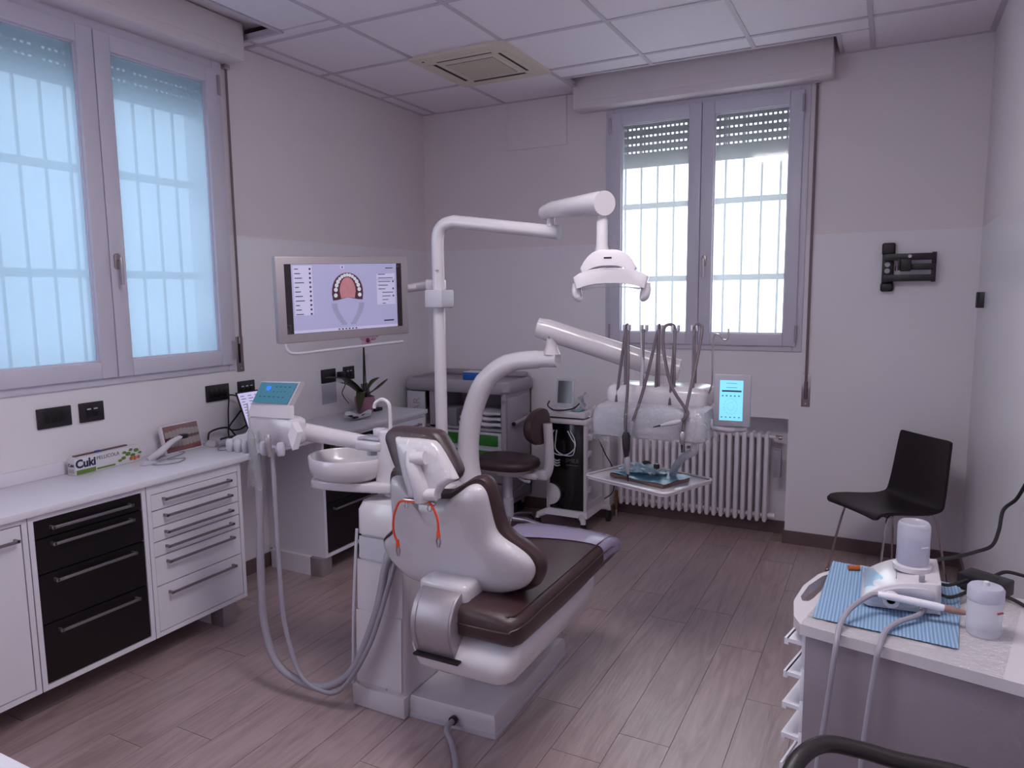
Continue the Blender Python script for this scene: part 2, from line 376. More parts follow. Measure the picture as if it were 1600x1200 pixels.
# added fill light: unseen lit panels in grid bays above the view
FILL_EMIT = mat('fill_light_emitter', (1.0, 0.965, 0.965), 0.4, emit=11.0, var=0.01)
for n, (i, j) in enumerate(FILL_BAYS):
    x0, x1, y0, y1 = xs[i]+0.014, xs[i+1]-0.014, ys[j]+0.014, ys[j+1]-0.014
    lt = thing('fill_panel', ((x0+x1)/2, (y0+y1)/2, H), ('square fill light panel added among the tiles, farther from the right wall', 'square fill light panel added among the tiles, nearer the right wall')[n], 'fill light', 'added fill light panels')
    fb = B().box((x0, y0, H+0.001), (x1, y0+0.02, H+0.02)).box((x0, y1-0.02, H+0.001), (x1, y1, H+0.02)).box((x0, y0+0.02, H+0.001), (x0+0.02, y1-0.02, H+0.02)).box((x1-0.02, y0+0.02, H+0.001), (x1, y1-0.02, H+0.02))
    obj('fill_panel_frame', fb, PVC, lt, smooth=False); obj('fill_diffuser', B().box((x0+0.02, y0+0.02, H+0.004), (x1-0.02, y1-0.02, H+0.016)), FILL_EMIT, lt, smooth=False)
struct('trim_5', B().box((CUTB[0]-0.05, CUTB[2], H+0.075), (CUTB[1]+0.05, 0.0, H+0.085)), WALLM, label='plain added board closing and brightening the ceiling recess above the radiator window')  # this board and the next are added to bounce light into dark recesses
struct('trim_6', B().box((0.0, YF, H+0.075), (CUTL[0], CUTL[1]+0.05, H+0.085)), WALLM, label='plain added board closing and brightening the ceiling recess above the worktop window')
# roller shutter boxes
def sbox(name, lo, hi, lab, axis):
    b = B(); b.box(lo, hi, 0.012)
    o = struct(name, b, WALLM, True, lab)
    p = B()
    if axis == 'y': p.box((lo[0]+0.07, lo[1]-0.004, lo[2]+0.045), (hi[0]-0.05, lo[1]+0.01, hi[2]-0.02), 0.003)
    else: p.box((hi[0]-0.01, lo[1]+0.05, lo[2]+0.045), (hi[0]+0.004, hi[1]-0.045, hi[2]-0.02), 0.003)
    obj('inspection_panel', p, WALLM, o)
sbox('trim_2', (1.315, -0.15, 2.855), (2.925, 0.0, 3.07), 'white roller shutter box above the window beside the radiator wall', 'y')
sbox('trim_3', (0.0, -3.75, 2.875), (0.15, -1.895, 3.07), 'white roller shutter box above the window over the worktop', 'x')
# plain square access panel high on the back wall
struct('trim_4', B().box((0.74, -0.012, 2.665), (1.21, 0.0, 2.998), 0.004), WALLM, True, 'square painted access panel high on the back wall')

# ------------------------------------------------------------------ windows
PANE1 = pane_mat('frosted_pane', 0.15, (0.082, 0.113, 0.150))
PANE2 = pane_mat('hazy_pane', 0.75, (0.36, 0.39, 0.405))
def window(name, M, w, h, zsill, split, handle_side, label, panem, sash_in):
    """M maps local (u along wall, d into room, z) to world; u from 0..w"""
    P = lambda u, d, z: M @ V((u, d, z))
    def bx(b, u0, u1, d0, d1, z0, z1, bev=0.004):
        c = B().box((u0, d0, z0), (u1, d1, z1), bev); b.add([M @ V(v) for v in c.v], c.f)
    fr = B(); t = 0.055
    bx(fr, 0, t, -0.06, 0.012, 0, h); bx(fr, w-t, w, -0.06, 0.012, 0, h); bx(fr, t, w-t, -0.06, 0.012, 0, t); bx(fr, t, w-t, -0.06, 0.012, h-0.085, h)
    root = struct(name, fr, PVC, True, label)
    for si, (u0, u1) in enumerate(((0.035, split-0.002), (split+0.002, w-0.035))):
        st = 0.078; sb = B(); z0, z1 = 0.035, h-0.075
        bx(sb, u0, u0+st, -0.04, 0.03, z0, z1); bx(sb, u1-st, u1, -0.04, 0.03, z0, z1); bx(sb, u0+st, u1-st, -0.04, 0.03, z0, z0+st); bx(sb, u0+st, u1-st, -0.04, 0.03, z1-st, z1)
        s = obj('sash', sb, PVC, root)
        g = B(); bx(g, u0+st-0.012, u0+st+0.006, -0.012, 0.012, z0+st-0.01, z1-st+0.01, 0.002); bx(g, u1-st-0.006, u1-st+0.012, -0.012, 0.012, z0+st-0.01, z1-st+0.01, 0.002)
        bx(g, u0+st, u1-st, -0.012, 0.012, z0+st-0.01, z0+st+0.006, 0.002); bx(g, u0+st, u1-st, -0.012, 0.012, z1-st-0.006, z1-st+0.01, 0.002)
        obj('glazing_bead', g, PVC, s)
        p = B(); q = [(u0+st-0.005, 0, z0+st-0.005), (u1-st+0.005, 0, z0+st-0.005), (u1-st+0.005, 0, z1-st+0.005), (u0+st-0.005, 0, z1-st+0.005)]
        p.add([P(*c) for c in q], [(0, 1, 2, 3)]); obj('pane', p, panem, s, smooth=False)
        ue = u0 if si == 0 else u1
        hb = B()
        for zz in (z0+0.03, z1-0.13): hb.tube([P(ue, 0.034, zz), P(ue, 0.034, zz+0.1)], 0.008, 8)
        obj('hinge', hb, STEEL, s)
        if si == handle_side:
            uh = split + (0.032 if si else -0.032); zh = 0.58*1.0
            hp = B(); c = B().prism(rrect(0.03, 0.075, 0.014), lambda a, e, k: (uh+a, 0.03+k, zh+e), 0, 0.012, 0.002); hp.add([M @ V(v) for v in c.v], c.f)
            ho = obj('handle', hp, STEEL, s)
            lv = B(); lv.tube(xf(M, [(uh, 0.035, zh+0.01), (uh, 0.065, zh+0.01)]), 0.008, 10); lv.tube([P(*c) for c in spline([(uh, 0.062, zh+0.016), (uh, 0.066, zh-0.02), (uh, 0.066, zh-0.11)], 5)], 0.0085, 10)
            obj('lever', lv, STEEL, s)
    return root
MB_ = Matrix(((1, 0, 0, WB['x0']), (0, -1, 0, 0.0), (0, 0, 1, WB['z0']), (0, 0, 0, 1)))
window('window_2', MB_, WB['x1']-WB['x0'], 2.90-WB['z0'], 0, 2.157-WB['x0'], 1, 'white two-sash window above the column radiator', PANE2, 0)
ML_ = Matrix(((0, 1, 0, 0.0), (1, 0, 0, WL['y0']), (0, 0, 1, WL['z0']), (0, 0, 0, 1)))
window('window_1', ML_, WL['y1']-WL['y0'], 2.905-WL['z0'], 0, -2.668-WL['y0'], 1, 'white two-sash frosted window above the long worktop', PANE1, 0)
M3_ = Matrix(((0, 1, 0, 0.0), (1, 0, 0, SW[0]), (0, 0, 1, SW[2]), (0, 0, 0, 1)))
window('fill_window', M3_, SW[1]-SW[0], SW[3]-SW[2], 0, 0.9, 1, 'white clear-glass window added behind the camera for fill light', pane_mat('fill_pane', 0.8, (0.45, 0.5, 0.55)), 0)  # unseen window, added to let in more daylight as fill
# roller shutters, part lowered, outside the panes
SLATM = mat('shutter_slat', rgb(128, 118, 130), 0.5, var=0.05)
def shutter(name, M, w, ztop, zbot, lab, grp):
    loc = M @ V((w/2, -0.16, zbot))
    root = thing(name, loc, lab, 'shutter')
    p = 0.052; z = ztop; 
    while z-p > zbot+0.075:
        b = B(); c = B().box((0.0, -0.172, z-p+0.012), (w, -0.158, z), 0.005); b.add([M @ V(v) for v in c.v], c.f)
        for i in range(int(w/0.03)):
            c = B().box((i*0.03, -0.168, z-p-0.001), (i*0.03+0.013, -0.163, z-p+0.013)); b.add([M @ V(v) for v in c.v], c.f)
        obj('slat', b, SLATM, root, smooth=False); z -= p
    b = B(); c = B().box((0.0, -0.174, zbot), (w, -0.156, z), 0.004); b.add([M @ V(v) for v in c.v], c.f); obj('bottom_slat', b, SLATM, root, smooth=False)
shutter('roller_shutter', MB_, WB['x1']-WB['x0'], 2.95-WB['z0'], 2.485-WB['z0'], 'grey roller shutter lowered a little outside the window above the radiator', None)
shutter('roller_shutter', ML_, WL['y1']-WL['y0'], 2.95-WL['z0'], 2.6-WL['z0'], 'grey roller shutter lowered a little outside the window over the worktop', None)
# window security grilles
GRILL = mat('grille_paint', rgb(132, 140, 148), 0.5)
def grille(M, us, zs, w, h, lab):
    root = thing('window_grille', M @ V((w/2, -0.26, 0.02)), lab, 'grille')
    for u in us:
        b = B(); b.tube(xf(M, [(u, -0.26, 0.02), (u, -0.26, h)]), 0.008, 8); obj('bar', b, GRILL, root)
    for z in zs:
        b = B(); c = B().box((-0.0, -0.265, z-0.02), (w, -0.255, z+0.02)); b.add([M @ V(v) for v in c.v], c.f); obj('cross_bar', b, GRILL, root, smooth=False)
grille(MB_, [0.05+0.117*i for i in range(11)], [0.02, 1.722-WB['z0'], 2.235-WB['z0']], WB['x1']-WB['x0'], 1.68, 'slim steel security grille outside the window above the radiator')
grille(ML_, [0.06+0.117*i for i in range(12)], [0.02, 1.745-WL['z0'], 2.25-WL['z0']], WL['y1']-WL['y0'], 1.7, 'slim steel security grille outside the window over the worktop')
# shutter belts with wall winders
BELT = mat('shutter_belt_webbing', rgb(120, 102, 108), 0.8, var=0.15, scale=120)
def belt(M, lab, zt, zb):
    root = thing('shutter_belt', M @ V((0, 0, zb)), lab, 'belt')
    def bx(m, n, lo, hi, bev=0.002, par=root):
        b = B(); c = B().box(lo, hi, bev); b.add([M @ V(v) for v in c.v], c.f); return obj(n, b, m, par)
    bx(STEEL, 'guide', (-0.018, 0, zt-0.01), (0.018, 0.03, zt+0.015)); bx(BELT, 'strap', (-0.008, 0.016, zb+0.05), (0.008, 0.019, zt))
    pl = bx(STEEL, 'winder_plate', (-0.026, 0, zb), (0.026, 0.005, zb+0.2)); bx(BLACKP, 'slot', (-0.011, 0.0045, zb+0.05), (0.011, 0.0065, zb+0.16), 0.001, pl)
    b = B(); b.tube(xf(M, [(0, 0.005, zb+0.02), (0, 0.009, zb+0.02)]), 0.005, 8); obj('screw', b, CHROME, pl)
belt(Matrix(((1, 0, 0, 2.835), (0, -1, 0, 0), (0, 0, 1, 0), (0, 0, 0, 1))), 'brown shutter belt with steel winder beside the window above the radiator', 2.86, 0.9)
belt(Matrix(((0, 1, 0, 0), (1, 0, 0, -1.912), (0, 0, 1, 0), (0, 0, 0, 1))), 'brown shutter belt with steel winder beside the window over the worktop', 2.86, 1.2)
# ------------------------------------------------------------------ left-hand cabinets and worktop
ZW = 0.837; XF = 0.445
MG = mat('grey_metal_handle', rgb(150, 142, 150), 0.4, metal=0.8)
def bar_handle(parent, x, y0, y1, z):
    b = B(); b.box((x+0.022, y0, z-0.006), (x+0.030, y1, z+0.006), 0.002)
    for y in (y0+0.004, y1-0.012): b.box((x, y, z-0.006), (x+0.03, y+0.008, z+0.006))
    obj('handle', b, MG, parent)
def cabinet(y0, y1, fronts, fm, lab, name='drawer_cabinet', frame_m=None, grp=None, side_plinth=None):
    root = thing(name, (0.22, (y0+y1)/2, 0.112), lab, 'cabinet', grp)
    z0, z1, t = 0.112, 0.81, 0.02; X = XF
    b = B(); b.box((0.002, y0+0.001, z0), (X, y0+t, z1)).box((0.002, y1-t, z0), (X, y1-0.001, z1)).box((0.002, y0+t, z0), (X, y1-t, z0+t)).box((0.002, y0+t, z1-t), (X, y1-t, z1)).box((0.002, y0+t, z0+t), (0.012, y1-t, z1-t))
    obj('body', b, WHITE, root, smooth=False)
    obj('top_rail', B().box((X-0.02, y0+t, max(f[1] for f in fronts)+0.002), (X-0.001, y1-t, z1-t)), WHITE, root, smooth=False)
    ya, yb = y0+t+0.003, y1-t-0.003
    for fr in fronts:
        za, zb = fr[0], fr[1]; hz = fr[2] if len(fr) > 2 else zb-0.03
        d = obj(fr[3] if len(fr) > 3 else 'drawer', B().box((X-0.35, ya, za+0.0015), (X-0.003, yb, zb-0.0015)), fm, root, smooth=False)
        if hz: bar_handle(d, X-0.003, fr[4] if len(fr) > 4 else ya+0.05, fr[5] if len(fr) > 5 else yb-0.05, hz)
    return root
zt = 0.787
cabinet(-3.862, -3.356, [(0.135, zt, 0.735, 'door', -3.60, -3.395)], WHITE, 'white cabinet with a plain door at the end of the long worktop', 'door_cabinet')
hb = [0.745, 0.685, 0.545, 0.345]
cabinet(-3.354, -2.866, [(0.713, 0.785, 0.750), (0.573, 0.711, 0.685), (0.373, 0.571, 0.540), (0.135, 0.371, 0.335)], BLACKL, 'cabinet with black drawer fronts set in a white frame under the long worktop')
cabinet(-2.864, -2.346, [(0.690, 0.763, 0.735), (0.614, 0.688, 0.660), (0.548, 0.612, 0.584), (0.480, 0.546, 0.517), (0.345, 0.478, 0.447), (0.135, 0.343, 0.302)], WHITE, 'white cabinet with six white drawers next to the kneehole of the worktop')
def plinth(y0, y1, lab, x1=0.43):
    root = thing('plinth_foot', (0.2, (y0+y1)/2, 0.0), lab, 'furniture foot')
    obj('side_board', B().box((0.03, y0, 0.0), (x1-0.09, y1, 0.111)), WHITE, root, smooth=False)
    obj('metal_cover', B().box((x1-0.09, y0, 0.0), (x1, y1, 0.111), 0.002), ALU, root)
plinth(-2.49, -2.41, 'steel faced plinth foot under the white six-drawer cabinet')
cabinet(-1.765, -1.245, [(0.715, zt, 0.755), (0.43, 0.713, 0.685), (0.135, 0.428, 0.39)], BLACKL, 'cabinet with black drawers below the orchid, beside the kneehole')
cabinet(-1.243, -0.722, [(0.70, zt, 0.745), (0.43, 0.698, 0.665), (0.135, 0.428, 0.39)], WHITE, 'white drawer cabinet at the wall end below the orchid')
plinth(-1.785, -1.70, 'steel faced plinth foot under the cabinet below the orchid')
wt = tag(obj('worktop', B().box((0.003, -4.2, 0.8105), (0.462, -0.712, ZW), 0.002), WHITE), 'long thin white worktop running under the frosted window', 'worktop')
tag(obj('upstand', B().box((0.002, -4.2, ZW+0.0005), (0.012, -2.08, ZW+0.058), 0.001), WHITE), 'low white upstand strip along the back of the long worktop', 'upstand')
# sockets and switches on the left wall
def outlet(y0, y1, kind, lab):
    z0, z1 = 1.055, 1.145; root = thing('wall_socket', (0.0, (y0+y1)/2, z0), lab, 'socket')
    obj('cover_plate', B().box((0.0005, y0, z0), (0.011, y1, z1), 0.003), BLACKP, root)
    c = (y0+y1)/2; zc = (z0+z1)/2
    n = max(1, round((y1-y0-0.03)/0.035))
    ys_ = [c+(i-(n-1)/2)*0.032 for i in range(n)]
    for i, y in enumerate(ys_):
        m = obj('module', B().box((0.0105, y-0.0125, zc-0.024), (0.0135, y+0.0125, zc+0.024), 0.002), BLACKL, root)
        if kind == 'switch' or (kind == 'data'):
            obj('marker_light', B().box((0.0134, y-0.009, zc+0.012), (0.0146, y+0.009, zc+0.018)), PALEG, m, smooth=False)
        else:
            h = B()
            for dz in (-0.012, 0, 0.012): h.cyl((0.0132, y, zc+dz), (0.0140, y, zc+dz), 0.0025, 8)
            obj('pin_hole', h, RUBBER, m)
outlet(-3.045, -2.895, 'socket', 'black four-module wall socket above the cling film box')
outlet(-2.858, -2.742, 'data', 'black two-marker data socket plate above the boxed cling film')
outlet(-2.162, -2.008, 'socket', 'black wall socket with a cable plugged in, beside the laptop')
outlet(-1.944, -1.822, 'data', 'black data socket plate directly behind the laptop')
outlet(-1.258, -1.122, 'socket', 'black wall socket with a plug behind the orchid leaves')
outlet(-1.043, -0.932, 'data', 'black data socket plate crossed by the orchid stakes')

# ------------------------------------------------------------------ things on the worktop
# cling film carton
GREEN = mat('carton_green', rgb(96, 128, 52), 0.5, var=0.3, scale=30); NAVY = mat('carton_navy_print', rgb(24, 26, 66), 0.5); CARD = mat('carton_white', rgb(214, 210, 216), 0.45, var=0.03)
ex = V((-0.028, 0.345, 0)).normalized(); ey = V((ex.y, -ex.x, 0))      # along the box / towards the room
O = V((0.045, -2.955, ZW+0.0008)); 
Mx = Matrix(((ex.x, ey.x, 0, O.x), (ex.y, ey.y, 0, O.y), (0, 0, 1, O.z), (0, 0, 0, 1)))
Lb, Db, Hb = 0.345, 0.05, 0.076
root = thing('cling_film_box', O+ex*Lb/2+ey*Db/2, 'white and green cling film carton lying on the long worktop', 'carton')
def cbx(lo, hi, m, n, par, bev=0.0):
    c = B().box(lo, hi, bev); b = B(); b.add([Mx @ V(v) for v in c.v], c.f); return obj(n, b, m, par)
body = cbx((0, 0, 0), (Lb, Db, Hb), CARD, 'carton', root, 0.0015)
cbx((0.005, Db-0.0002, 0.002), (0.10, Db+0.0006, 0.022), GREEN, 'green_print', body); cbx((0.105, Db-0.0002, 0.006), (0.20, Db+0.0006, 0.014), GREEN, 'green_stripe', body)
lf = B()
for i, (u, z, r) in enumerate([(0.245, 0.03, 0.012), (0.25, 0.055, 0.010), (0.225, 0.022, 0.010), (0.27, 0.045, 0.014), (0.295, 0.035, 0.012), (0.315, 0.055, 0.013), (0.285, 0.062, 0.010), (0.335, 0.04, 0.009)]):
    lf.add([Mx @ V((u+r*math.cos(a*0.7854+i)*(1.3 if a % 2 else 1), Db+0.0004+i*0.00005, z+r*0.7*math.sin(a*0.7854+i))) for a in range(8)], [tuple(range(8))])
obj('leaf_print', lf, GREEN, body, smooth=False)
tm = B()
for i, (u, z, r) in enumerate([(0.285, 0.02, 0.010), (0.305, 0.018, 0.011), (0.325, 0.02, 0.009)]):
    tm.add([Mx @ V((u+r*math.cos(a*0.5236), Db+0.0007, z+r*math.sin(a*0.5236))) for a in range(12)], [tuple(range(12))])
obj('food_print', tm, mat('print_orange_red', rgb(196, 104, 70), 0.5, var=0.3, scale=60), body, smooth=False)
Mt = frame(Mx @ V((0.052, Db+0.0008, 0.048)), ex, (0, 0, 1)); text('brand_lettering', 'Cuki', 0.052, Mt, NAVY, body, bold=0.002)
text('product_lettering', 'PELLICOLA', 0.024, frame(Mx @ V((0.165, Db+0.0008, 0.058)), ex, (0, 0, 1)), mat('carton_grey_print', rgb(90, 84, 96), 0.5), body)
text('brand_lettering', 'Cuki', 0.02, frame(Mx @ V((-0.0008, Db/2, 0.045)), ey, (0, 0, 1)), NAVY, body, bold=0.0005)
cbx((-0.0006, 0.008, 0.01), (0.0002, 0.042, 0.028), mat('carton_pale_print', rgb(176, 180, 170), 0.5), 'end_print', body)
cbx((0.03, -0.004, Hb-0.0002), (0.30, 0.012, Hb+0.006), mat('cutter_strip_brown', rgb(110, 84, 84), 0.4, metal=0.3), 'cutter_strip', root); cbx((0.13, 0.004, Hb+0.002), (0.155, 0.018, Hb+0.010), mat('cutter_slider_blue', rgb(60, 70, 160), 0.4), 'cutter_slider', root, 0.002)
# framed photograph of teeth leaning on the upstand
fo = V((0.10, -2.50, ZW+0.001)); fx = V((-0.015, 0.235, 0)).normalized(); fup = V((-0.20, 0.0, 0.98)).normalized(); 
Mf = frame(fo, fx, fup)
root = thing('photo_stand', fo+fx*0.115, 'glossy acrylic photo of teeth standing on the worktop behind the scanner wand', 'photo frame')
def mbx(M, lo, hi, m, n, par, bev=0.0):
    c = B().box(lo, hi, bev); b = B(); b.add([M @ V(v) for v in c.v], c.f); return obj(n, b, m, par)
blk = mbx(Mf, (0, 0, -0.018), (0.235, 0.15, 0.0), mat('acrylic_edge', rgb(214, 206, 212), 0.1), 'acrylic_block', root, 0.002)
mbx(Mf, (0.012, 0.008, 0.0), (0.227, 0.142, 0.001), mat('photo_gum_pink', rgb(120, 70, 70), 0.2, var=0.25, scale=30), 'photo_print', blk)
dk = B(); dk.add([Mf @ V(p) for p in [(0.012, 0.062, 0.0013), (0.227, 0.074, 0.0013), (0.227, 0.085, 0.0013), (0.012, 0.082, 0.0013)]], [(0, 1, 2, 3)]); obj('mouth_gap', dk, mat('photo_dark_red', rgb(74, 42, 44), 0.2), blk, smooth=False)
tth = B()
for i in range(9):
    for row in (0, 1):
        u0 = 0.016+i*0.0233; h0 = (0.082, 0.122-abs(i-4)*0.002) if row else (0.03+abs(i-4)*0.001, 0.068)
        pl = rrect(0.0225, h0[1]-h0[0], 0.007, 3, u0+0.0115, sum(h0)/2); k = len(tth.v)
        tth.add([Mf @ V((a, c, 0.0016)) for a, c in pl], [tuple(range(len(pl)))])
obj('teeth_print', tth, mat('photo_tooth', rgb(150, 134, 134), 0.2, var=0.12, scale=60), blk, smooth=False)
# intraoral scanner wand in its cradle with a thin grey cable
root = thing('scanner_wand', (0.16, -2.60, ZW), 'slim white intraoral wand with a black tip lying before the teeth photo', 'scanner')
w0, w1 = V((0.19, -2.665, ZW+0.024)), V((0.145, -2.44, ZW+0.092))
pts = spline([w0, w0.lerp(w1, .35)+V((0, 0, -0.004)), w0.lerp(w1, .7)+V((0, 0, .006)), w1], 5)
obj('wand', B().tube(pts, [0.010+0.007*math.sin(min(1, i/6)*1.4)-0.007*max(0, (i-6)/9) for i in range(len(pts))], 12), PLAST, root)
obj('tip', B().box(w1-V((0.010, 0.010, 0.012)), w1+V((0.010, 0.034, 0.012)), 0.005), BLACKL, root)
obj('cradle', B().lathe([(0.03, 0), (0.032, 0.004), (0.024, 0.012), (0.014, 0.02)], (0.185, -2.65, ZW+0.0005), 20, sx=0.8, sy=1.6), PALEG, root)
obj('cable', B().tube(spline([w0, (0.20, -2.60, ZW+0.01), (0.14, -2.44, ZW+0.004), (0.10, -2.40, ZW+0.004), (0.09, -2.5, ZW+0.004), (0.17, -2.62, ZW+0.004), (0.24, -2.66, ZW+0.004), (0.29, -2.58, ZW+0.004), (0.24, -2.50, ZW+0.004), (0.19, -2.56, ZW+0.004)], 8), 0.003, 6), HOSE, root)
# second hand-piece unit with dark stand, by the wall socket
root = thing('charging_dock', (0.13, -2.16, ZW), 'white and black curing light lying by the cables next to the laptop', 'device')
obj('shell', B().loft([[(x, y, z) for x, y, z in [(0.07+0.08*t, -2.25+0.0*t, ZW+0.001), (0.07+0.08*t, -2.10, ZW+0.001), (0.085+0.06*t, -2.12, ZW+0.03), (0.085+0.06*t, -2.23, ZW+0.03)]] for t in (0, 1)]), PLAST, root)
obj('grip', B().tube(spline([(0.17, -2.22, ZW+0.03), (0.19, -2.17, ZW+0.036), (0.20, -2.10, ZW+0.03)], 4), 0.016, 10), BLACKP, root)
obj('nozzle', B().tube([(0.175, -2.25, ZW+0.02), (0.19, -2.19, ZW+0.026)], [0.012, 0.02], 12), GREYP, root)
obj('flat_tool', B().box((0.225, -2.22, ZW+0.001), (0.245, -2.05, ZW+0.016), 0.004), BLACKP, root)
tag(obj('thin_lead', B().tube(spline([(0.19, -2.24, ZW+0.018), (0.24, -2.30, ZW+0.004), (0.28, -2.26, ZW+0.004), (0.26, -2.16, ZW+0.004), (0.2, -2.12, ZW+0.004)], 6), 0.0028, 6), HOSE), 'thin grey lead looped in front of the curing light', 'cable')
# laptop leaning at the wall side, with cables
SCRW = mat('laptop_screen_glow', rgb(196, 190, 226), 0.3, emit=0.34, var=0.03)
SCRL = mat('screen_text_grey', rgb(120, 120, 150), 0.4, emit=0.1)
Ml = frame((0.225, -2.065, ZW+0.013), V((0.04, 1, 0)), V((-0.42, 0, 1)))
root = thing('laptop', (0.3, -1.86, ZW), 'open laptop with a bright screen standing behind the assistant console', 'laptop')
obj('base', B().box((0.23, -2.06, ZW+0.001), (0.44, -1.71, ZW+0.013), 0.003), GREYP, root)
lid = mbx(Ml, (0, 0, -0.008), (0.35, 0.275, 0.0), BLACKP, 'lid', root, 0.003)
mbx(Ml, (0.008, 0.012, 0.0), (0.342, 0.266, 0.0012), SCRW, 'screen', lid)
tl = B()
for r in range(14):
    for c0 in (0.02, 0.07, 0.115):
        q = [(c0, 0.25-r*0.016, 0.0016), (c0+0.018+0.018*((r*7+int(c0*100)) % 5)/5, 0.25-r*0.016, 0.0016), (c0+0.018+0.018*((r*7+int(c0*100)) % 5)/5, 0.245-r*0.016, 0.0016), (c0, 0.245-r*0.016, 0.0016)]
        tl.add([Ml @ V(p) for p in q], [(0, 1, 2, 3)])
obj('screen_text', tl, SCRL, lid, smooth=False)
def cable(name, pts, r, lab, m=RUBBER, n=8, cat='cable', parent=None):
    return tag(obj(name, B().tube(spline(pts, n), r, 7), m), lab, cat)
cable('laptop_cable', [(0.014, -2.06, 1.095), (0.05, -2.05, 1.09), (0.07, -2.075, 1.00), (0.06, -2.07, 0.93), (0.09, -2.10, 0.89), (0.12, -2.12, 0.845)], 0.004, 'black cable hanging from the socket to the laptop')
cable('charger_cable', [(0.04, -2.055, 1.085), (0.05, -1.99, 1.07), (0.06, -1.93, 1.0), (0.05, -1.90, 0.93), (0.04, -1.97, 0.88), (0.05, -2.06, 0.90), (0.06, -2.0, 0.97), (0.05, -1.92, 1.03)], 0.0045, 'black charger cable coiled against the wall behind the laptop')
cable('adapter_cable', [(0.05, -2.20, ZW+0.005), (0.04, -2.18, ZW+0.06), (0.05, -2.08, ZW+0.07), (0.05, -2.03, ZW+0.03), (0.09, -2.06, ZW+0.005), (0.06, -2.16, ZW+0.006)], 0.005, 'black cable arched over the curing light on the worktop')
# black and white mouse-like tray below the orchid
root = thing('tooth_tray', (0.29, -1.27, ZW), 'white wavy tray with black patches lying before the orchid pot', 'tray')
def wav(u, v, h): 
    a = 2*math.pi*u; r = 0.10*v*(1+0.12*math.cos(4*a)); return (0.28+r*0.75*math.cos(a), -1.24+r*1.15*math.sin(a), ZW+h+0.028*v*v*(1+0.5*math.cos(4*a)))
tb = B().grid(lambda u, v: wav(u, v, 0.004), 28, 5); 
obj('dish', tb, WHITE, root)
for (cx_, cy_) in ((0.31, -1.30), (0.25, -1.28), (0.30, -1.19)): obj('black_patch', B().ball((cx_, cy_, ZW+0.022), (0.018, 0.03, 0.008), 6), BLACKL, root)
# orchid
root = thing('potted_orchid', (0.17, -1.03, ZW), 'orchid with dark strap leaves and one pink bloom in a speckled pink pot', 'plant')
POT = mat('speckled_pink_pot', rgb(150, 104, 124), 0.35, var=0.35, scale=90)
pc = (0.17, -1.03, ZW+0.0008)
obj('pot', B().lathe([(0.040, 0), (0.052, 0.01), (0.064, 0.05), (0.068, 0.10), (0.066, 0.115), (0.060, 0.115), (0.058, 0.10), (0.02, 0.095)], pc, 28), POT, root)
obj('bark', B().lathe([(0.059, 0.10), (0.03, 0.108), (0.005, 0.11)], pc, 16), mat('orchid_bark', rgb(52, 38, 32), 0.9, var=0.4, scale=60, bump=0.8), root)
LEAF = mat('orchid_leaf', rgb(52, 56, 34), 0.35, var=0.25, scale=12)
def leaf(p0, p1, p2, wd):
    P3 = spline([p0, p1, p2], 7); b = B(); n = len(P3)
    def f(u, v):
        i = min(n-1, int(round(u*(n-1)))); p = P3[i]; t = (P3[min(n-1, i+1)]-P3[max(0, i-1)]).normalized(); s_ = t.cross(V((0, 0, 1))).normalized()
        ww = wd*math.sin(math.pi*min(1, 0.12+0.88*u))**0.7*(1 if u < 0.98 else 0.1); return p+s_*ww*(v-0.5)*2+V((0, 0, 0.25*ww*abs(v-0.5)*2))
    b.grid(f, n-1, 4); k = len(b.v); b.grid(lambda u, v: f(u, v)-V((0, 0, 0.0025)), n-1, 4); obj('leaf', b, LEAF, root, ang=80)
c0 = V((0.17, -1.03, ZW+0.115))
leaf(c0, (0.19, -1.24, ZW+0.25), (0.20, -1.44, ZW+0.285), 0.034); leaf(c0, (0.22, -1.20, ZW+0.20), (0.25, -1.36, ZW+0.25), 0.030)
leaf(c0, (0.20, -0.99, ZW+0.20), (0.22, -0.93, ZW+0.235), 0.032); leaf(c0, (0.23, -0.98, ZW+0.16), (0.27, -0.90, ZW+0.225), 0.026)
leaf(c0, (0.25, -1.16, ZW+0.16), (0.30, -1.25, ZW+0.05), 0.032); leaf(c0, (0.14, -1.10, ZW+0.18), (0.11, -1.20, ZW+0.26), 0.028)
for dx, tp in ((-0.012, V((0.20, -1.06, 1.30))), (0.022, V((0.20, -1.055, 1.295)))):
    obj('stake', B().tube([c0+V((0, dx, -0.02)), tp], 0.0035, 6), RUBBER, root)
obj('stem', B().tube(spline([c0, (0.19, -1.045, 1.2), (0.205, -1.06, 1.31), (0.215, -1.06, 1.345)], 5), 0.0035, 6), LEAF, root)
PETAL = mat('orchid_petal_pink', rgb(206, 160, 190), 0.5, var=0.2, scale=25); 
fc = V((0.235, -1.07, 1.345))
for i in range(5):
    a = math.radians(90+72*i); d = V((0.25, math.cos(a), math.sin(a))).normalized(); pb = B(); pb.ball((0, 0, 0), (0.007, 0.026, 0.036), 7)
    R = Matrix.Rotation(a-math.pi/2, 3, 'X'); pb.v = [tuple(R @ V(v)+fc+V((0, math.cos(a), math.sin(a)))*0.032) for v in pb.v]; obj('petal', pb, PETAL, root)
obj('lip', B().ball(fc+V((0.012, 0, -0.012)), (0.014, 0.012, 0.016), 7), mat('orchid_lip_magenta', rgb(120, 30, 84), 0.4), root)
pb = B(); pb.ball(fc+V((-0.01, 0.085, 0.005)), (0.018, 0.03, 0.024), 7); obj('petal', pb, PETAL, root); pb = B(); pb.ball(fc+V((0, 0.11, 0.02)), (0.012, 0.02, 0.022), 7); obj('petal', pb, PETAL, root)
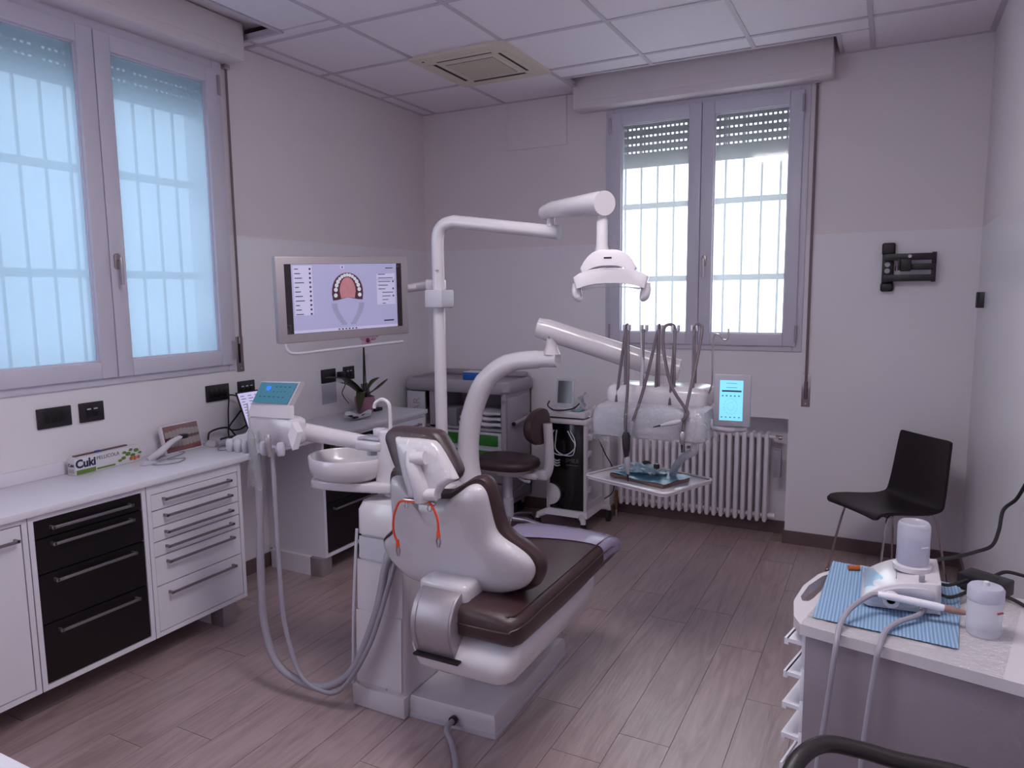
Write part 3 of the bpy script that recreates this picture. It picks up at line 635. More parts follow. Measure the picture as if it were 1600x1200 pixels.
# leaflet on the wall, card stand and plug beside the orchid
tag(obj('wall_leaflet', B().box((0.0005, -1.255, 0.915), (0.0025, -1.115, 1.045)), mat('leaflet_paper', rgb(180, 176, 192), 0.6, var=0.03), smooth=False), 'small pale paper leaflet stuck to the wall below the socket by the orchid', 'leaflet')
root = thing('card_stand', (0.14, -0.90, ZW), 'small black card stand beside the pink orchid pot', 'card stand')
obj('foot', B().box((0.10, -0.955, ZW+0.0006), (0.20, -0.875, ZW+0.022), 0.004), BLACKP, root)
Mc = frame((0.115, -0.95, ZW+0.02), V((0.0, 1, 0)), V((-0.25, 0, 1))); mbx(Mc, (0, 0, 0), (0.075, 0.17, 0.004), mat('card_slate', rgb(80, 76, 86), 0.4), 'card', root, 0.001)
root = thing('plug', (0.015, -1.12, 1.07), 'black plug with lead pushed into the socket behind the orchid', 'plug')
obj('plug_body', B().box((0.012, -1.118, 1.075), (0.05, -1.07, 1.12), 0.006), BLACKP, root); obj('lead', B().tube(spline([(0.045, -1.09, 1.08), (0.05, -1.08, 1.03), (0.03, -1.09, 0.97), (0.06, -1.06, 0.90)], 5), 0.003, 6), RUBBER, root)
# ------------------------------------------------------------------ dental chair
def yz(poly, x0, x1, b, bev=0.0): return b.prism(poly, lambda u, v, h: (h, u, v), x0, x1, bev)
chair = thing('dental_chair', (1.95, -2.4, 0.0), 'white dental chair with dark brown upholstery and a raised backrest', 'dental chair')
# floor base plate
def base_ring(off, z):
    P = [(1.70-off*0, -2.70-off), (2.065+off, -2.682-off), (2.05+off, -2.0+off), (1.70-off*0, -1.98+off)]
    return [(x, y, z) for x, y in P]
b = B(); b.loft([base_ring(0.006, 0.001), base_ring(0.006, 0.016)]); obj('base_rim', b, PALEG, chair, smooth=False)
b = B(); rings = []
for off, z in ((0.0, 0.016), (0.0, 0.07), (-0.008, 0.083), (-0.025, 0.086)): rings.append(base_ring(off, z))
b.loft(rings); obj('base', b, mat('gloss_white_base', rgb(200, 193, 200), 0.1, var=0.02, coat=1.0), chair)
b = B(); b.loft([[(1.75, -2.48, 0.085), (2.0, -2.48, 0.085), (2.0, -2.04, 0.085), (1.75, -2.04, 0.085)], [(1.90, -2.58, 0.37), (2.14, -2.58, 0.37), (2.14, -2.25, 0.37), (1.90, -2.25, 0.37)]]); obj('lift_column', b, PALEG, chair)
b = B(); b.tube([(1.90, -2.698, 0.04), (1.90, -2.712, 0.04)], 0.017, 14); obj('cable_inlet', b, BLACKP, chair)
# white under-frame below the seat (the upper chair is modelled at drawing size, then placed and sized here)
XF_ = Matrix.Translation((0.298, -0.4406, 0.1473)) @ Matrix.Scale(0.909, 4)
def fr_ring(x0, x1, z, y0, y1, r=0.06):
    return [(u, v, z) for u, v in rrect(x1-x0, y1-y0, r, 5, (x0+x1)/2, (y0+y1)/2)]
b = B(); b.loft([fr_ring(1.86, 2.06, 0.215, -2.62, -2.1, .05), fr_ring(1.80, 2.13, 0.232, -2.72, -2.02), fr_ring(1.765, 2.17, 0.275, -2.775, -1.97), fr_ring(1.75, 2.185, 0.34, -2.785, -1.94), fr_ring(1.75, 2.185, 0.385, -2.74, -1.94), fr_ring(1.76, 2.175, 0.40, -2.72, -1.95)])
uf = obj('seat_frame', b, PLAST, chair, ang=60)
obj('frame_slot', B().box((1.80, -2.81, 0.325), (1.99, -2.70, 0.335), 0.002), BLACKL, uf)
# seat cushion: lofted cross-sections along its length
def seat_sec(y, x0, x1, zt, zb, crown=0.016, drop=0.0):
    pts = []; n = 14; r = min(0.034, (zt-zb)*0.45); xa, xb = x0+r, x1-r
    for i in range(n+1):
        t = i/n; pts.append((xa+(xb-xa)*t, y, zt+crown*math.sin(math.pi*t)**0.6))
    for k in range(1, 6):
        a = math.radians(90-18*k); pts.append((xb+r*math.cos(a), y, zt-r+r*math.sin(a)))
    pts += [(x1+0.001, y, (zt-r+zb)/2), (x1-0.004, y, zb+0.016), (x1-0.012, y, zb+0.004), (x1-0.03, y, zb), (x0+0.03, y, zb), (x0+0.012, y, zb+0.004), (x0+0.004, y, zb+0.016), (x0-0.001, y, (zt-r+zb)/2)]
    for k in range(5, 0, -1):
        a = math.radians(90+18*k); pts.append((xa+r*math.cos(a), y, zt-r+r*math.sin(a)))
    return pts
SEC = [(-2.762, 1.81, 2.14, .475, .43), (-2.758, 1.785, 2.165, .490, .415), (-2.742, 1.765, 2.187, .504, .405), (-2.70, 1.752, 2.20, .512, .40), (-2.55, 1.748, 2.20, .512, .395), (-2.35, 1.742, 2.20, .511, .392), (-2.15, 1.735, 2.202, .512, .396), (-2.0, 1.725, 2.205, .517, .405), (-1.9, 1.715, 2.21, .520, .413), (-1.82, 1.71, 2.215, .515, .418), (-1.755, 1.72, 2.215, .497, .42), (-1.735, 1.74, 2.20, .475, .428)]
b = B(); b.loft([seat_sec(*s) for s in SEC]); seat = obj('seat_cushion', b, LEATH, chair, ang=50)
pp = []
for (y, x0, x1, zt, zb) in SEC[3:-1]: pp.append((x1-0.026, y, zt+0.001))
pipe = [(1.776, -2.55, .513), (1.778, -2.66, .513), (1.79, -2.715, .512), (1.83, -2.735, .506), (2.12, -2.735, .506), (2.155, -2.725, .508)]+pp
obj('seam_piping', B().tube(spline(pipe, 4), 0.004, 6), LEATH, seat)
pp2 = [(x1+0.001, y, zt-0.035) for (y, x0, x1, zt, zb) in SEC[3:-1]]
obj('seam_piping', B().tube(spline([(1.81, -2.764, .462), (2.13, -2.764, .462), (2.175, -2.752, .468)]+pp2, 4), 0.0035, 6), LEATH, seat)
# clear purple-grey foot cover over the front of the seat
def cov(s):
    y, x0, x1, zt, zb = s; return seat_sec(y, x0-0.004, x1+0.004, zt+0.004, zb+0.01)
FOOTC = mat('frosted_vinyl_cover', rgb(150, 140, 170), 0.22, var=0.05, bump=0.25, bscale=14, spec=0.6)
b = B(); cs = [cov((-2.0, 1.725, 2.205, .517, .405)), cov((-1.9, 1.715, 2.21, .520, .413)), cov((-1.82, 1.71, 2.215, .515, .418)), cov((-1.752, 1.715, 2.22, .497, .42)), cov((-1.730, 1.735, 2.205, .475, .428))]
# slanted edge as in the photo
cs[0] = [(x, -2.06+0.12*(x-1.72)/0.48, z) for (x, y, z) in cs[0]]
cs[1] = [(x, max(y, -1.98+0.12*(x-1.72)/0.48), z) for (x, y, z) in cs[1]]
b.loft(cs, cap0=False); obj('foot_cover', b, FOOTC, chair, ang=60)
# backrest
SH = [(1.647, .931), (1.67, .95), (1.7, .945), (1.725, .904), (1.742, .871), (1.766, .868), (1.872, .878), (1.903, .891), (1.948, .922), (1.991, .951), (2.028, .956), (2.05, .928), (2.056, .868), (2.064, .788), (2.09, .752), (2.139, .724), (2.182, .69), (2.198, .647), (2.184, .605), (2.149, .564), (2.067, .524), (1.964, .500), (1.889, .490), (1.789, .490), (1.68, .495), (1.62, .510), (1.568, .557), (1.541, .614), (1.543, .655), (1.59, .693), (1.61, .736), (1.626, .835)]
sh = spl2(SH, 3); cu_, cv_ = 1.865, 0.70
def bpt(u, v, h): return (u, -2.60-0.3*(v-0.55)+h*0.958, v+h*0.287*0.3)
def bring(k, h, dome=0.0, grow=0.0):
    out = []
    for (u, v) in sh:
        du, dv = u-cu_, v-cv_; r = math.hypot(du, dv)
        out.append(bpt(cu_+du*(k+grow/r), cv_+dv*(k+grow/r), h-dome))
    return out
b = B(); b.loft([bring(0.55, -0.034), bring(0.75, -0.030), bring(0.90, -0.020), bring(0.975, -0.004), bring(1.0, 0.012), bring(1.0, 0.03)]); back = obj('backrest_shell', b, PLAST, chair, ang=60)
b = B(); b.loft([bring(1.0, 0.026, 0, 0.002), bring(1.0, 0.030, 0, 0.020), bring(1.0, 0.055, 0, 0.030), bring(1.0, 0.085, 0, 0.022), bring(0.95, 0.10), bring(0.75, 0.105), bring(0.4, 0.103)]); obj('backrest_cushion', b, LEATH, chair, ang=60)
obj('shell_boss', B().lathe([(0.009, 0), (0.009, 0.006), (0.006, 0.008)], (1.86, -2.69, 0.76), 16, 'Y'), PLAST, back)
# hinge block low on the shell and the brushed metal carrier arm
b = B(); b.box((1.775, -2.73, 0.50), (1.985, -2.60, 0.585), 0.02, 3); obj('hinge_block', b, PLAST, chair)
A0 = [(-2.70, 0.565), (-2.765, 0.545), (-2.80, 0.50), (-2.815, 0.44), (-2.80, 0.37), (-2.775, 0.325), (-2.70, 0.325), (-2.715, 0.36), (-2.735, 0.42), (-2.735, 0.48), (-2.70, 0.53)]
b = B(); yz(spl2(A0, 3), 1.795, 1.965, b, 0.004); arm = obj('backrest_arm', b, ALU, chair, ang=30)
for x in (1.815, 1.955): obj('arm_seam', B().tube(spline([(x, -2.768, 0.546), (x, -2.8025, 0.50), (x, -2.8175, 0.44), (x, -2.8025, 0.37), (x, -2.777, 0.327)], 4), 0.0012, 5), GREYP, arm)
# headrest: plate, cushion, articulated bracket, clear cover
HPp = spl2([(1.716, 1.100), (1.73, 1.110), (1.843, 1.112), (1.893, 1.098), (1.968, 1.0), (1.970, .985), (1.925, .957), (1.903, .925), (1.895, .905), (1.79, .902), (1.778, .92), (1.751, .979)], 3)
HPc = spl2([(1.645, 1.10), (1.66, 1.128), (1.70, 1.137), (1.83, 1.136), (1.880, 1.116), (1.945, 1.022), (1.950, .99), (1.925, .965), (1.83, .96), (1.73, .965), (1.69, 1.0), (1.655, 1.07)], 3)
def hring(P_, c_, y, k): return [(c_[0]+(u-c_[0])*k, y+0.10*(v-1.04)*k, c_[1]+(v-c_[1])*k) for u, v in P_]
kp, kc = (1.845, 1.01), (1.80, 1.05)
b = B(); b.loft([hring(HPp, kp, -2.782, 0.80), hring(HPp, kp, -2.776, 0.94), hring(HPp, kp, -2.762, 1.0), hring(HPp, kp, -2.745, 1.0)]); hp = obj('headrest_plate', b, PLAST, chair, ang=60)
b = B(); b.loft([hring(HPc, kc, -2.742, 0.86), hring(HPc, kc, -2.735, 1.0), hring(HPc, kc, -2.705, 1.05), hring(HPc, kc, -2.675, 1.02), hring(HPc, kc, -2.66, 0.85), hring(HPc, kc, -2.665, 0.4)]); obj('headrest_cushion', b, LEATH, chair, ang=60)
hb_ = obj('headrest_bracket', B().tube([(1.80, -2.785, 1.075), (1.815, -2.80, 1.03), (1.845, -2.80, 0.95), (1.85, -2.79, 0.905)], [0.022, 0.028, 0.030, 0.032], 14), PLAST, chair)
obj('knuckle', B().cyl((1.815, -2.80, 1.052), (1.865, -2.792, 1.058), 0.024, 18), PLAST, hb_); obj('knuckle', B().cyl((1.865, -2.80, 0.927), (1.905, -2.79, 0.93), 0.022, 18), PLAST, hb_)
obj('clip_rail', B().box((1.765, -2.798, 0.888), (1.90, -2.78, 0.902), 0.003), CHROME, hb_)
for x_ in (1.785, 1.885): obj('clip_rail_eye', B().tube(spline([(x_-0.006, -2.80, 0.892), (x_-0.008, -2.803, 0.878), (x_, -2.803, 0.872), (x_+0.008, -2.803, 0.878), (x_+0.006, -2.80, 0.892)], 3), 0.003, 6), CHROME, hb_)
b = B(); b.loft([hring(HPp, kp, -2.815, 0.85), hring(HPp, kp, -2.80, 1.02), hring(HPc, kc, -2.745, 1.05), hring(HPc, kc, -2.705, 1.09), hring(HPc, kc, -2.67, 1.06)], cap1=False) if len(HPp) == len(HPc) else None
obj('clear_cover', b, FILM, chair, ang=25)
# clear bag pulled over the upper shell
b = B(); b.loft([bring(0.5, -0.041), bring(0.76, -0.037), bring(0.91, -0.027), bring(0.985, -0.010), bring(1.01, 0.012)], cap1=False)
kz = [i for i, v in enumerate(b.v) if v[2] > 0.60]; ks = set(kz); b.f = [f for f in b.f if all(i in ks for i in f)]; obj('clear_shell_bag', b, film_mat('clear_bag', 0.07, bscale=18, bump=0.8), chair, ang=40)
XF_KEEP = XF_; XF_ = None
# grey mains lead out of the base
tag(obj('mains_lead', B().tube(spline([(1.90, -2.71, 0.04), (1.905, -2.76, 0.035), (1.955, -2.80, 0.013), (2.03, -2.90, 0.012), (2.07, -3.0, 0.012), (2.06, -3.15, 0.012)], 6), 0.011, 9), HOSE), 'grey lead leaving the chair base and lying on the floor', 'cable')
# orange napkin cord with two clips hung on the headrest bracket
XF_ = XF_KEEP
nap = thing('napkin_cord', (1.96, -2.99, 0.82), 'bright orange napkin cord with two metal clips hanging behind the headrest', 'napkin holder')
obj('cord', B().tube(spline([(1.765, -2.80, .893), (1.745, -2.795, .88), (1.72, -2.79, .83), (1.712, -2.785, .77), (1.724, -2.778, .725)], 6), 0.0042, 8), ORANGE, nap)
obj('cord', B().tube(spline([(1.88, -2.80, .902), (1.90, -2.80, .88), (1.912, -2.795, .84), (1.91, -2.79, .79)], 6), 0.0042, 8), ORANGE, nap)
obj('cord', B().tube(spline([(1.765, -2.80, .893), (1.82, -2.806, .898), (1.88, -2.80, .902)], 5), 0.0042, 8), ORANGE, nap)
for (p, d) in ((V((1.724, -2.778, .725)), V((0.012, 0.004, -1))), (V((1.91, -2.79, .79)), V((-0.004, 0.004, -1)))):
    d.normalize(); obj('sleeve', B().tube([p+d*-0.012, p+d*0.012], [0.0055, 0.0075], 8), ORANGE, nap)
    for s in (-1, 1): obj('clip_jaw', B().tube([p+d*0.010+V((0.003*s, 0, 0)), p+d*0.028+V((0.008*s, 0, 0)), p+d*0.05+V((0.003*s, 0, 0))], [0.003, 0.0035, 0.002], 6), STEEL, nap)
XF_ = None

# ------------------------------------------------------------------ spittoon / water unit beside the chair
su = thing('spittoon_unit', (1.57, -2.3, 0.0), 'tall white water unit with a round spittoon bowl beside the dental chair', 'dental unit')
obj('plinth', B().box((1.445, -2.735, 0.001), (1.697, -1.93, 0.085), 0.004), PLAST, su)
def ub(x0, x1, y0, y1, z): return [(u, v, z) for u, v in rrect(x1-x0, y1-y0, 0.03, 4, (x0+x1)/2, (y0+y1)/2)]
b = B(); b.loft([ub(1.448, 1.697, -2.725, -1.93, 0.085), ub(1.455, 1.697, -2.715, -1.93, 0.40), ub(1.475, 1.70, -2.70, -1.95, 0.70)]); body = obj('cabinet_body', b, PLAST, su)
b = B(); b.loft([ub(1.472, 1.705, -2.71, -2.30, 0.705), ub(1.475, 1.705, -2.71, -2.30, 0.80), ub(1.485, 1.70, -2.695, -2.31, 0.83), ub(1.51, 1.68, -2.66, -2.34, 0.842)]); obj('top_cover', b, PLAST, su)
def fpan(x0, x1, z0, z1, d, m, n, par):   # panel following the sloped front
    yy = lambda z: -2.726+(z-0.085)*0.041-d
    c = [(x0, yy(z0), z0), (x1, yy(z0), z0), (x1, yy(z1), z1), (x0, yy(z1), z1)]
    b = B(); b.loft([[(x, y+0.006, z) for x, y, z in c], c]); return obj(n, b, m, par, smooth=False)
fpan(1.466, 1.683, 0.105, 0.395, 0.004, PLAST, 'lower_door', su); fpan(1.472, 1.688, 0.402, 0.60, 0.003, PLAST, 'middle_door', su); fpan(1.487, 1.69, 0.61, 0.695, 0.008, PALEG, 'upper_flap', su)
fpan(1.53, 1.61, 0.095, 0.104, 0.004, PALEG, 'door_grip', su)
obj('side_edge', B().tube(spline([(1.447, -2.73, 0.09), (1.455, -2.72, 0.40), (1.474, -2.705, 0.72)], 5), 0.006, 8), PALEG, su)
# rear part with lamp-pole socket
b = B(); b.loft([ub(1.48, 1.70, -2.29, -1.93, 0.701), ub(1.49, 1.695, -2.28, -1.95, 0.74), ub(1.50, 1.685, -2.27, -1.965, 0.755)]); obj('rear_cover', b, PLAST, su)
# neck, arm plate, tower
b = B(); b.lathe([(0.058, 0.838), (0.058, 0.90)], (1.585, -2.58, 0), 24); obj('neck', b, PLAST, su)
pl = [(1.255, -2.70), (1.30, -2.74), (1.45, -2.72), (1.62, -2.67), (1.645, -2.62), (1.62, -2.54), (1.50, -2.53), (1.33, -2.56), (1.26, -2.62)]
b = B(); b.prism(spl2(pl, 3), lambda u, v, h: (u, v, h), 0.868, 0.902, 0.008); obj('bowl_shelf', b, PLAST, su)
bc = (1.385, -2.64, 0.904)
b = B(); b.lathe([(0.06, 0), (0.13, 0.002), (0.152, 0.018), (0.160, 0.045), (0.163, 0.085), (0.160, 0.089), (0.156, 0.085), (0.150, 0.05), (0.12, 0.028), (0.05, 0.018), (0.012, 0.014)], bc, 40, sy=0.86); bowl = obj('spittoon_bowl', b, PLAST, su, ang=60)
obj('drain', B().lathe([(0.02, 0.019), (0.012, 0.022), (0.004, 0.020)], bc, 16), STEEL, bowl)
tw = B(); tw.loft([[(u, v, 0.900) for u, v in rrect(0.10, 0.11, 0.02, 4, 1.575, -2.60)], [(u, v, 1.03) for u, v in rrect(0.085, 0.10, 0.02, 4, 1.575, -2.60)], [(u, v, 1.098) for u, v in rrect(0.065, 0.09, 0.018, 4, 1.572, -2.60)], [(u, v, 1.104) for u, v in rrect(0.05, 0.075, 0.016, 4, 1.572, -2.60)]]); tow = obj('tower', tw, PLAST, su)
obj('filter_holder', B().box((1.435, -2.66, 1.02), (1.56, -2.57, 1.062), 0.012, 3), PLAST, su); obj('clear_cap', B().box((1.45, -2.655, 1.062), (1.555, -2.585, 1.074), 0.004), mat('clear_cap_plastic', rgb(190, 188, 205), 0.1, trans=0.3), su)
obj('cup_filler', B().box((1.50, -2.62, 1.074), (1.545, -2.585, 1.105), 0.004), PLAST, su)
obj('water_spout', B().tube(spline([(1.572, -2.60, 1.10), (1.572, -2.60, 1.17), (1.566, -2.60, 1.205), (1.54, -2.605, 1.22), (1.512, -2.61, 1.205), (1.505, -2.612, 1.185)], 6), 0.0075, 12), PLAST, su)
obj('cup_column', B().tube([(1.47, -2.59, 0.99), (1.47, -2.59, 1.02)], 0.02, 14), PALEG, su)
obj('cup_rest', B().lathe([(0.034, 0.0), (0.036, 0.05), (0.034, 0.052)], (1.65, -2.55, 0.905), 20), mat('bronze_cup', rgb(150, 130, 128), 0.3, metal=0.4), su)
# ------------------------------------------------------------------ assistant console on its arm
asu = thing('assistant_console', (1.1, -2.74, 0.99), 'white assistant console with a teal touch panel and hanging suction hoses', 'dental console')
obj('arm', B().tube([(1.46, -2.62, 1.045), (1.20, -2.72, 1.092)], [0.030, 0.036], 20), PLAST, asu)
obj('arm_screw', B().cyl((1.25, -2.742, 1.062), (1.25, -2.747, 1.062), 0.004, 8), GREYP, asu)
tp = [(1.238, 1.278), (1.215, 1.195), (1.222, 1.15), (1.255, 1.11), (1.25, 1.045), (1.17, 1.035), (1.02, 1.05), (0.92, 1.02), (0.885, 1.03), (0.895, 1.055), (0.94, 1.085), (1.0, 1.10), (1.01, 1.14), (1.005, 1.19), (1.035, 1.272)]
# body: sloped shell (x,z outline) with thickness in y
b = B(); bodyp = spl2([(1.222, 1.148), (1.252, 1.11), (1.25, 1.05), (1.17, 1.035), (1.02, 1.04), (0.905, 1.012), (0.883, 1.022), (0.897, 1.042), (0.935, 1.062), (0.985, 1.075), (1.012, 1.11), (1.02, 1.15)], 3)
b.prism(bodyp, lambda u, v, h: (u, -2.79+h+0.3*max(0, v-1.12), v), 0.0, 0.075, 0.012); obj('console_body', b, PLAST, asu, ang=50)
b = B(); pan = [(1.0, -2.785, 1.145), (1.225, -2.785, 1.15), (1.213, -2.77, 1.20), (1.247, -2.735, 1.29), (1.04, -2.735, 1.283), (1.01, -2.77, 1.195)]
front = [V(p) for p in pan]; b.loft([front, [p+V((0, 0.028, -0.004)) for p in front]]); head = obj('panel_head', b, PLAST, asu, ang=30)
pv = [V((1.018, -2.7695, 1.20)), V((1.206, -2.7695, 1.203)), V((1.238, -2.7385, 1.284)), V((1.044, -2.7385, 1.279))]; nrm = (pv[1]-pv[0]).cross(pv[3]-pv[0]).normalized(); 
if nrm.y > 0: nrm = -nrm
b = B(); b.loft([[p+nrm*0.0006 for p in pv], [p+nrm*0.003 for p in pv]]); scr = obj('touch_panel', b, mat('teal_touch_panel', rgb(64, 122, 142), 0.3, var=0.05, emit=0.10), head, smooth=False)
TXT = mat('panel_dark_marks', rgb(36, 74, 92), 0.4)
b = B()
def onp(u, v): return pv[0]*(1-u)*(1-v)+pv[1]*u*(1-v)+pv[2]*u*v+pv[3]*(1-u)*v+nrm*0.0034
def marks(b, u0, v0, du, dv):
    k = [onp(u0, v0), onp(u0+du, v0), onp(u0+du, v0+dv), onp(u0, v0+dv)]; b.add(k, [(0, 1, 2, 3)])
for i in range(6): marks(b, 0.12+0.13*i, 0.28, 0.05, 0.05)
for i in range(4): marks(b, 0.45+0.12*i, 0.78, 0.06, 0.04); marks(b, 0.45+0.1*i, 0.55, 0.04, 0.03)
obj('panel_marks', b, TXT, head, smooth=False)
b = B(); c_ = onp(0.28, 0.72); ring = [c_+(pv[1]-pv[0])*0.07*math.cos(a*math.pi/6)+(pv[3]-pv[0])*0.12*math.sin(a*math.pi/6)+nrm*0.0003 for a in range(12)]; b.add(ring, [tuple(range(12))]); obj('blue_symbol', b, mat('blue_led_symbol', rgb(40, 120, 230), 0.4, emit=0.4), head, smooth=False)
# holder prongs
for x in (0.91, 0.955, 1.0, 1.10, 1.19):
    b = B(); b.lathe([(0.013, -0.04), (0.016, -0.034), (0.018, 0.0), (0.012, 0.012)], (x, -2.80, 1.035+0.1*(x-0.925)*0.3), 16); obj('holder', b, PALEG, asu)
obj('end_fin', B().add([(1.255, -2.80, 1.14), (1.27, -2.79, 1.10), (1.25, -2.80, 1.03), (1.235, -2.805, 1.09), (1.258, -2.77, 1.14), (1.273, -2.76, 1.10), (1.253, -2.77, 1.03), (1.238, -2.775, 1.09)], [(0, 1, 2, 3), (4, 7, 6, 5), (0, 4, 5, 1), (1, 5, 6, 2), (2, 6, 7, 3), (3, 7, 4, 0)]), WHITE, asu, smooth=False)
# hoses looping to the unit
def hose(pts, r, n, m=HOSE, par=asu, k=9): return obj(n, B().tube(spline(pts, k), r, 10), m, par)
hose([(1.06, -2.80, 1.0), (1.065, -2.805, 0.85), (1.055, -2.81, 0.5), (1.06, -2.81, 0.28), (1.12, -2.81, 0.13), (1.25, -2.80, 0.075), (1.37, -2.79, 0.085), (1.50, -2.785, 0.19), (1.60, -2.765, 0.42), (1.63, -2.735, 0.60), (1.635, -2.71, 0.66)], 0.0155, 'suction_hose')
hose([(1.145, -2.80, 1.03), (1.15, -2.805, 0.85), (1.16, -2.81, 0.5), (1.175, -2.81, 0.3), (1.24, -2.81, 0.12), (1.34, -2.805, 0.07), (1.45, -2.80, 0.10), (1.58, -2.785, 0.30), (1.655, -2.745, 0.55), (1.665, -2.71, 0.64)], 0.0095, 'syringe_hose')
hd = obj('suction_handle', B().tube(spline([(1.045, -2.815, 1.10), (1.055, -2.82, 1.03), (1.06, -2.81, 0.97)], 4), [0.008, 0.011, 0.014, 0.015, 0.0155, 0.0155, 0.0155, 0.015, 0.013], 10), GREYP, asu)
obj('suction_tip', B().tube([(1.045, -2.815, 1.10), (1.02, -2.80, 1.20)], [0.004, 0.0025], 8), STEEL, asu)
obj('syringe_handle', B().tube(spline([(1.14, -2.815, 1.085), (1.145, -2.82, 1.05), (1.15, -2.815, 1.0)], 4), [0.009, 0.012, 0.013, 0.013, 0.012, 0.011, 0.010, 0.0095, 0.0095], 10), ALU, asu)
# clear sleeve hanging over the suction handle
def slv(u, v):
    a = 2*math.pi*u; z = 1.08-0.21*v; r = 0.020+0.012*v+0.006*math.sin(5*a+9*v)*v; return (1.058+r*math.cos(a), -2.81+r*math.sin(a), z+0.02*math.sin(3*a)*v)
obj('clear_sleeve', B().grid(slv, 18, 10), FILMB, asu, ang=30)

# ------------------------------------------------------------------ operating light on its pole
ol = thing('operating_light', (1.5, -2.1, 0.756), 'white operating light hanging from a tall bent pole above the chair', 'dental lamp')
obj('pole', B().tube([(1.492, -2.115, 0.757)]+[(1.492, -2.115, 1.75)]+spline([(1.492, -2.115, 1.82), (1.496, -2.115, 1.885), (1.525, -2.115, 1.925), (1.58, -2.115, 1.938)], 5)+[(2.07, -2.115, 1.868+0.0)], 0.0275, 20), PLAST, ol)
obj('end_cap', B().cyl((2.066, -2.115, 1.8685), (2.078, -2.115, 1.867), 0.029, 20), PALEG, ol)
obj('pole_marking', B().box((1.495, -2.1435, 1.725), (1.512, -2.1395, 1.732)), GREYP, ol, smooth=False)
obj('joint', B().lathe([(0.022, 0), (0.016, 0.012), (0.016, 0.04), (0.02, 0.05)], (2.04, -2.115, 1.892), 18), PLAST, ol)
obj('spring_arm', B().tube([(2.005, -2.09, 1.952), (2.07, -2.15, 1.955), (2.36, -2.42, 1.93), (2.395, -2.45, 1.927)], [0.030, 0.033, 0.042, 0.042], 22), PLAST, ol)
obj('arm_screw', B().cyl((2.335, -2.428, 1.908), (2.333, -2.432, 1.907), 0.004, 8), GREYP, ol)
obj('drop_stem', B().lathe([(0.016, 0.155), (0.014, 0.13), (0.019, 0.115), (0.019, 0.035), (0.024, 0.012), (0.024, 0.0)], (2.378, -2.43, 1.755), 18), PLAST, ol)
# lamp head: rear hood and front reflector bar with two grip horns
def arch(x0, x1, zt, zs, zi, dip, n=14):
    top = []; 
    for i in range(n+1):
        t = i/n; x = x0+(x1-x0)*t; e = abs(2*t-1); top.append((x, zs+(zt-zs)*(1-e**3.2)))
    bot = [(x1-(x1-x0)*0.04-(x1-x0)*0.92*i/n, zi+dip*(1-abs(2*i/n-1)**2.5)) for i in range(n+1)]
    return top+bot
b = B(); P_ = arch(-0.115, 0.115, 0.095, 0.02, 0.0, 0.03)
Mh = frame((2.405, -2.43, 1.690), V((1, 0.22, 0)), V((0, 0.0, 1))) @ Matrix.Scale(0.84, 4)
b.prism(P_, lambda u, v, h: tuple(Mh @ V((u, v, h))), -0.075, 0.045, 0.006); hd1 = obj('lamp_hood', b, PLAST, ol, ang=45)
mbx(Mh, (-0.016, 0.058, 0.044), (0.016, 0.0645, 0.0462), BLACKP, 'hood_mark', hd1)
b = B(); P_ = arch(-0.150, 0.150, 0.052, 0.018, -0.03, 0.022); b.prism(P_, lambda u, v, h: tuple(Mh @ V((u+0.018, v-0.035, h+0.012*(1-(u/0.15)**2)))), 0.035, 0.11, 0.008); rb = obj('reflector_bar', b, PLAST, ol, ang=45)
b = B(); P_ = arch(-0.125, 0.125, 0.0, -0.006, -0.014, 0.012); b.prism(P_, lambda u, v, h: tuple(Mh @ V((u+0.018, v-0.056, h))), 0.045, 0.10); obj('lens', b, mat('lamp_lens', rgb(220, 215, 225), 0.1, trans=0.3), ol)
for s in (-1, 1):
    obj('grip', B().tube([Mh @ V(p) for p in spline([(0.018+s*0.137, -0.045, 0.075), (0.018+s*0.140, -0.075, 0.078), (0.018+s*0.132, -0.098, 0.078), (0.018+s*0.118, -0.104, 0.076)], 5)], [0.017]*10+[0.016, 0.015, 0.014, 0.013, 0.011, 0.007], 12), PLAST, ol)
# monitor collar and arm on the pole
obj('collar', B().box((1.448, -2.165, 1.565), (1.540, -2.06, 1.645), 0.008), PALEG, ol)

# ------------------------------------------------------------------ monitor
mo = thing('monitor', (1.16, -2.31, 1.43), 'silver framed monitor showing a jaw scan, mounted beside the lamp pole', 'monitor')
m0, m1 = V((1.034, -2.626, 1.605)), V((1.252, -2.01, 1.623)); mx = (m1-m0).normalized(); mu = V((0.02, -0.06, 1)).normalized()
Mm = frame((m0+m1)/2, mx, mu); mw, mh = 0.655, 0.362
obj('mount_arm', B().tube([Mm @ V((0.10, 0.0, -0.036)), Mm @ V((0.12, 0.0, -0.10)), Mm @ V((0.30, 0.02, -0.09)), (1.29, -1.975, 1.662), (1.40, -2.04, 1.668), (1.475, -2.105, 1.668)], [0.02]*6, 14), PLAST, mo); obj('arm_sleeve', B().box((1.41, -2.10, 1.643), (1.475, -2.02, 1.693), 0.008), PLAST, mo)
bz = mbx(Mm, (-mw/2, -mh/2, -0.035), (mw/2, mh/2, 0.0), mat('silver_bezel', rgb(168, 160, 166), 0.4, metal=0.3, var=0.04), 'housing', mo, 0.006)
iw, ih = mw-0.075, mh-0.072
sc = mbx(Mm, (-iw/2, -ih/2+0.002, -0.004), (iw/2, ih/2+0.004, 0.0006), mat('screen_dark_border', rgb(40, 30, 38), 0.25), 'screen', mo)
sx0, sx1, sy0, sy1 = -iw/2+0.030, iw/2-0.028, -ih/2+0.003, ih/2+0.003
sm = mat('screen_lavender', rgb(150, 148, 182), 0.3, emit=0.27, var=0.03)
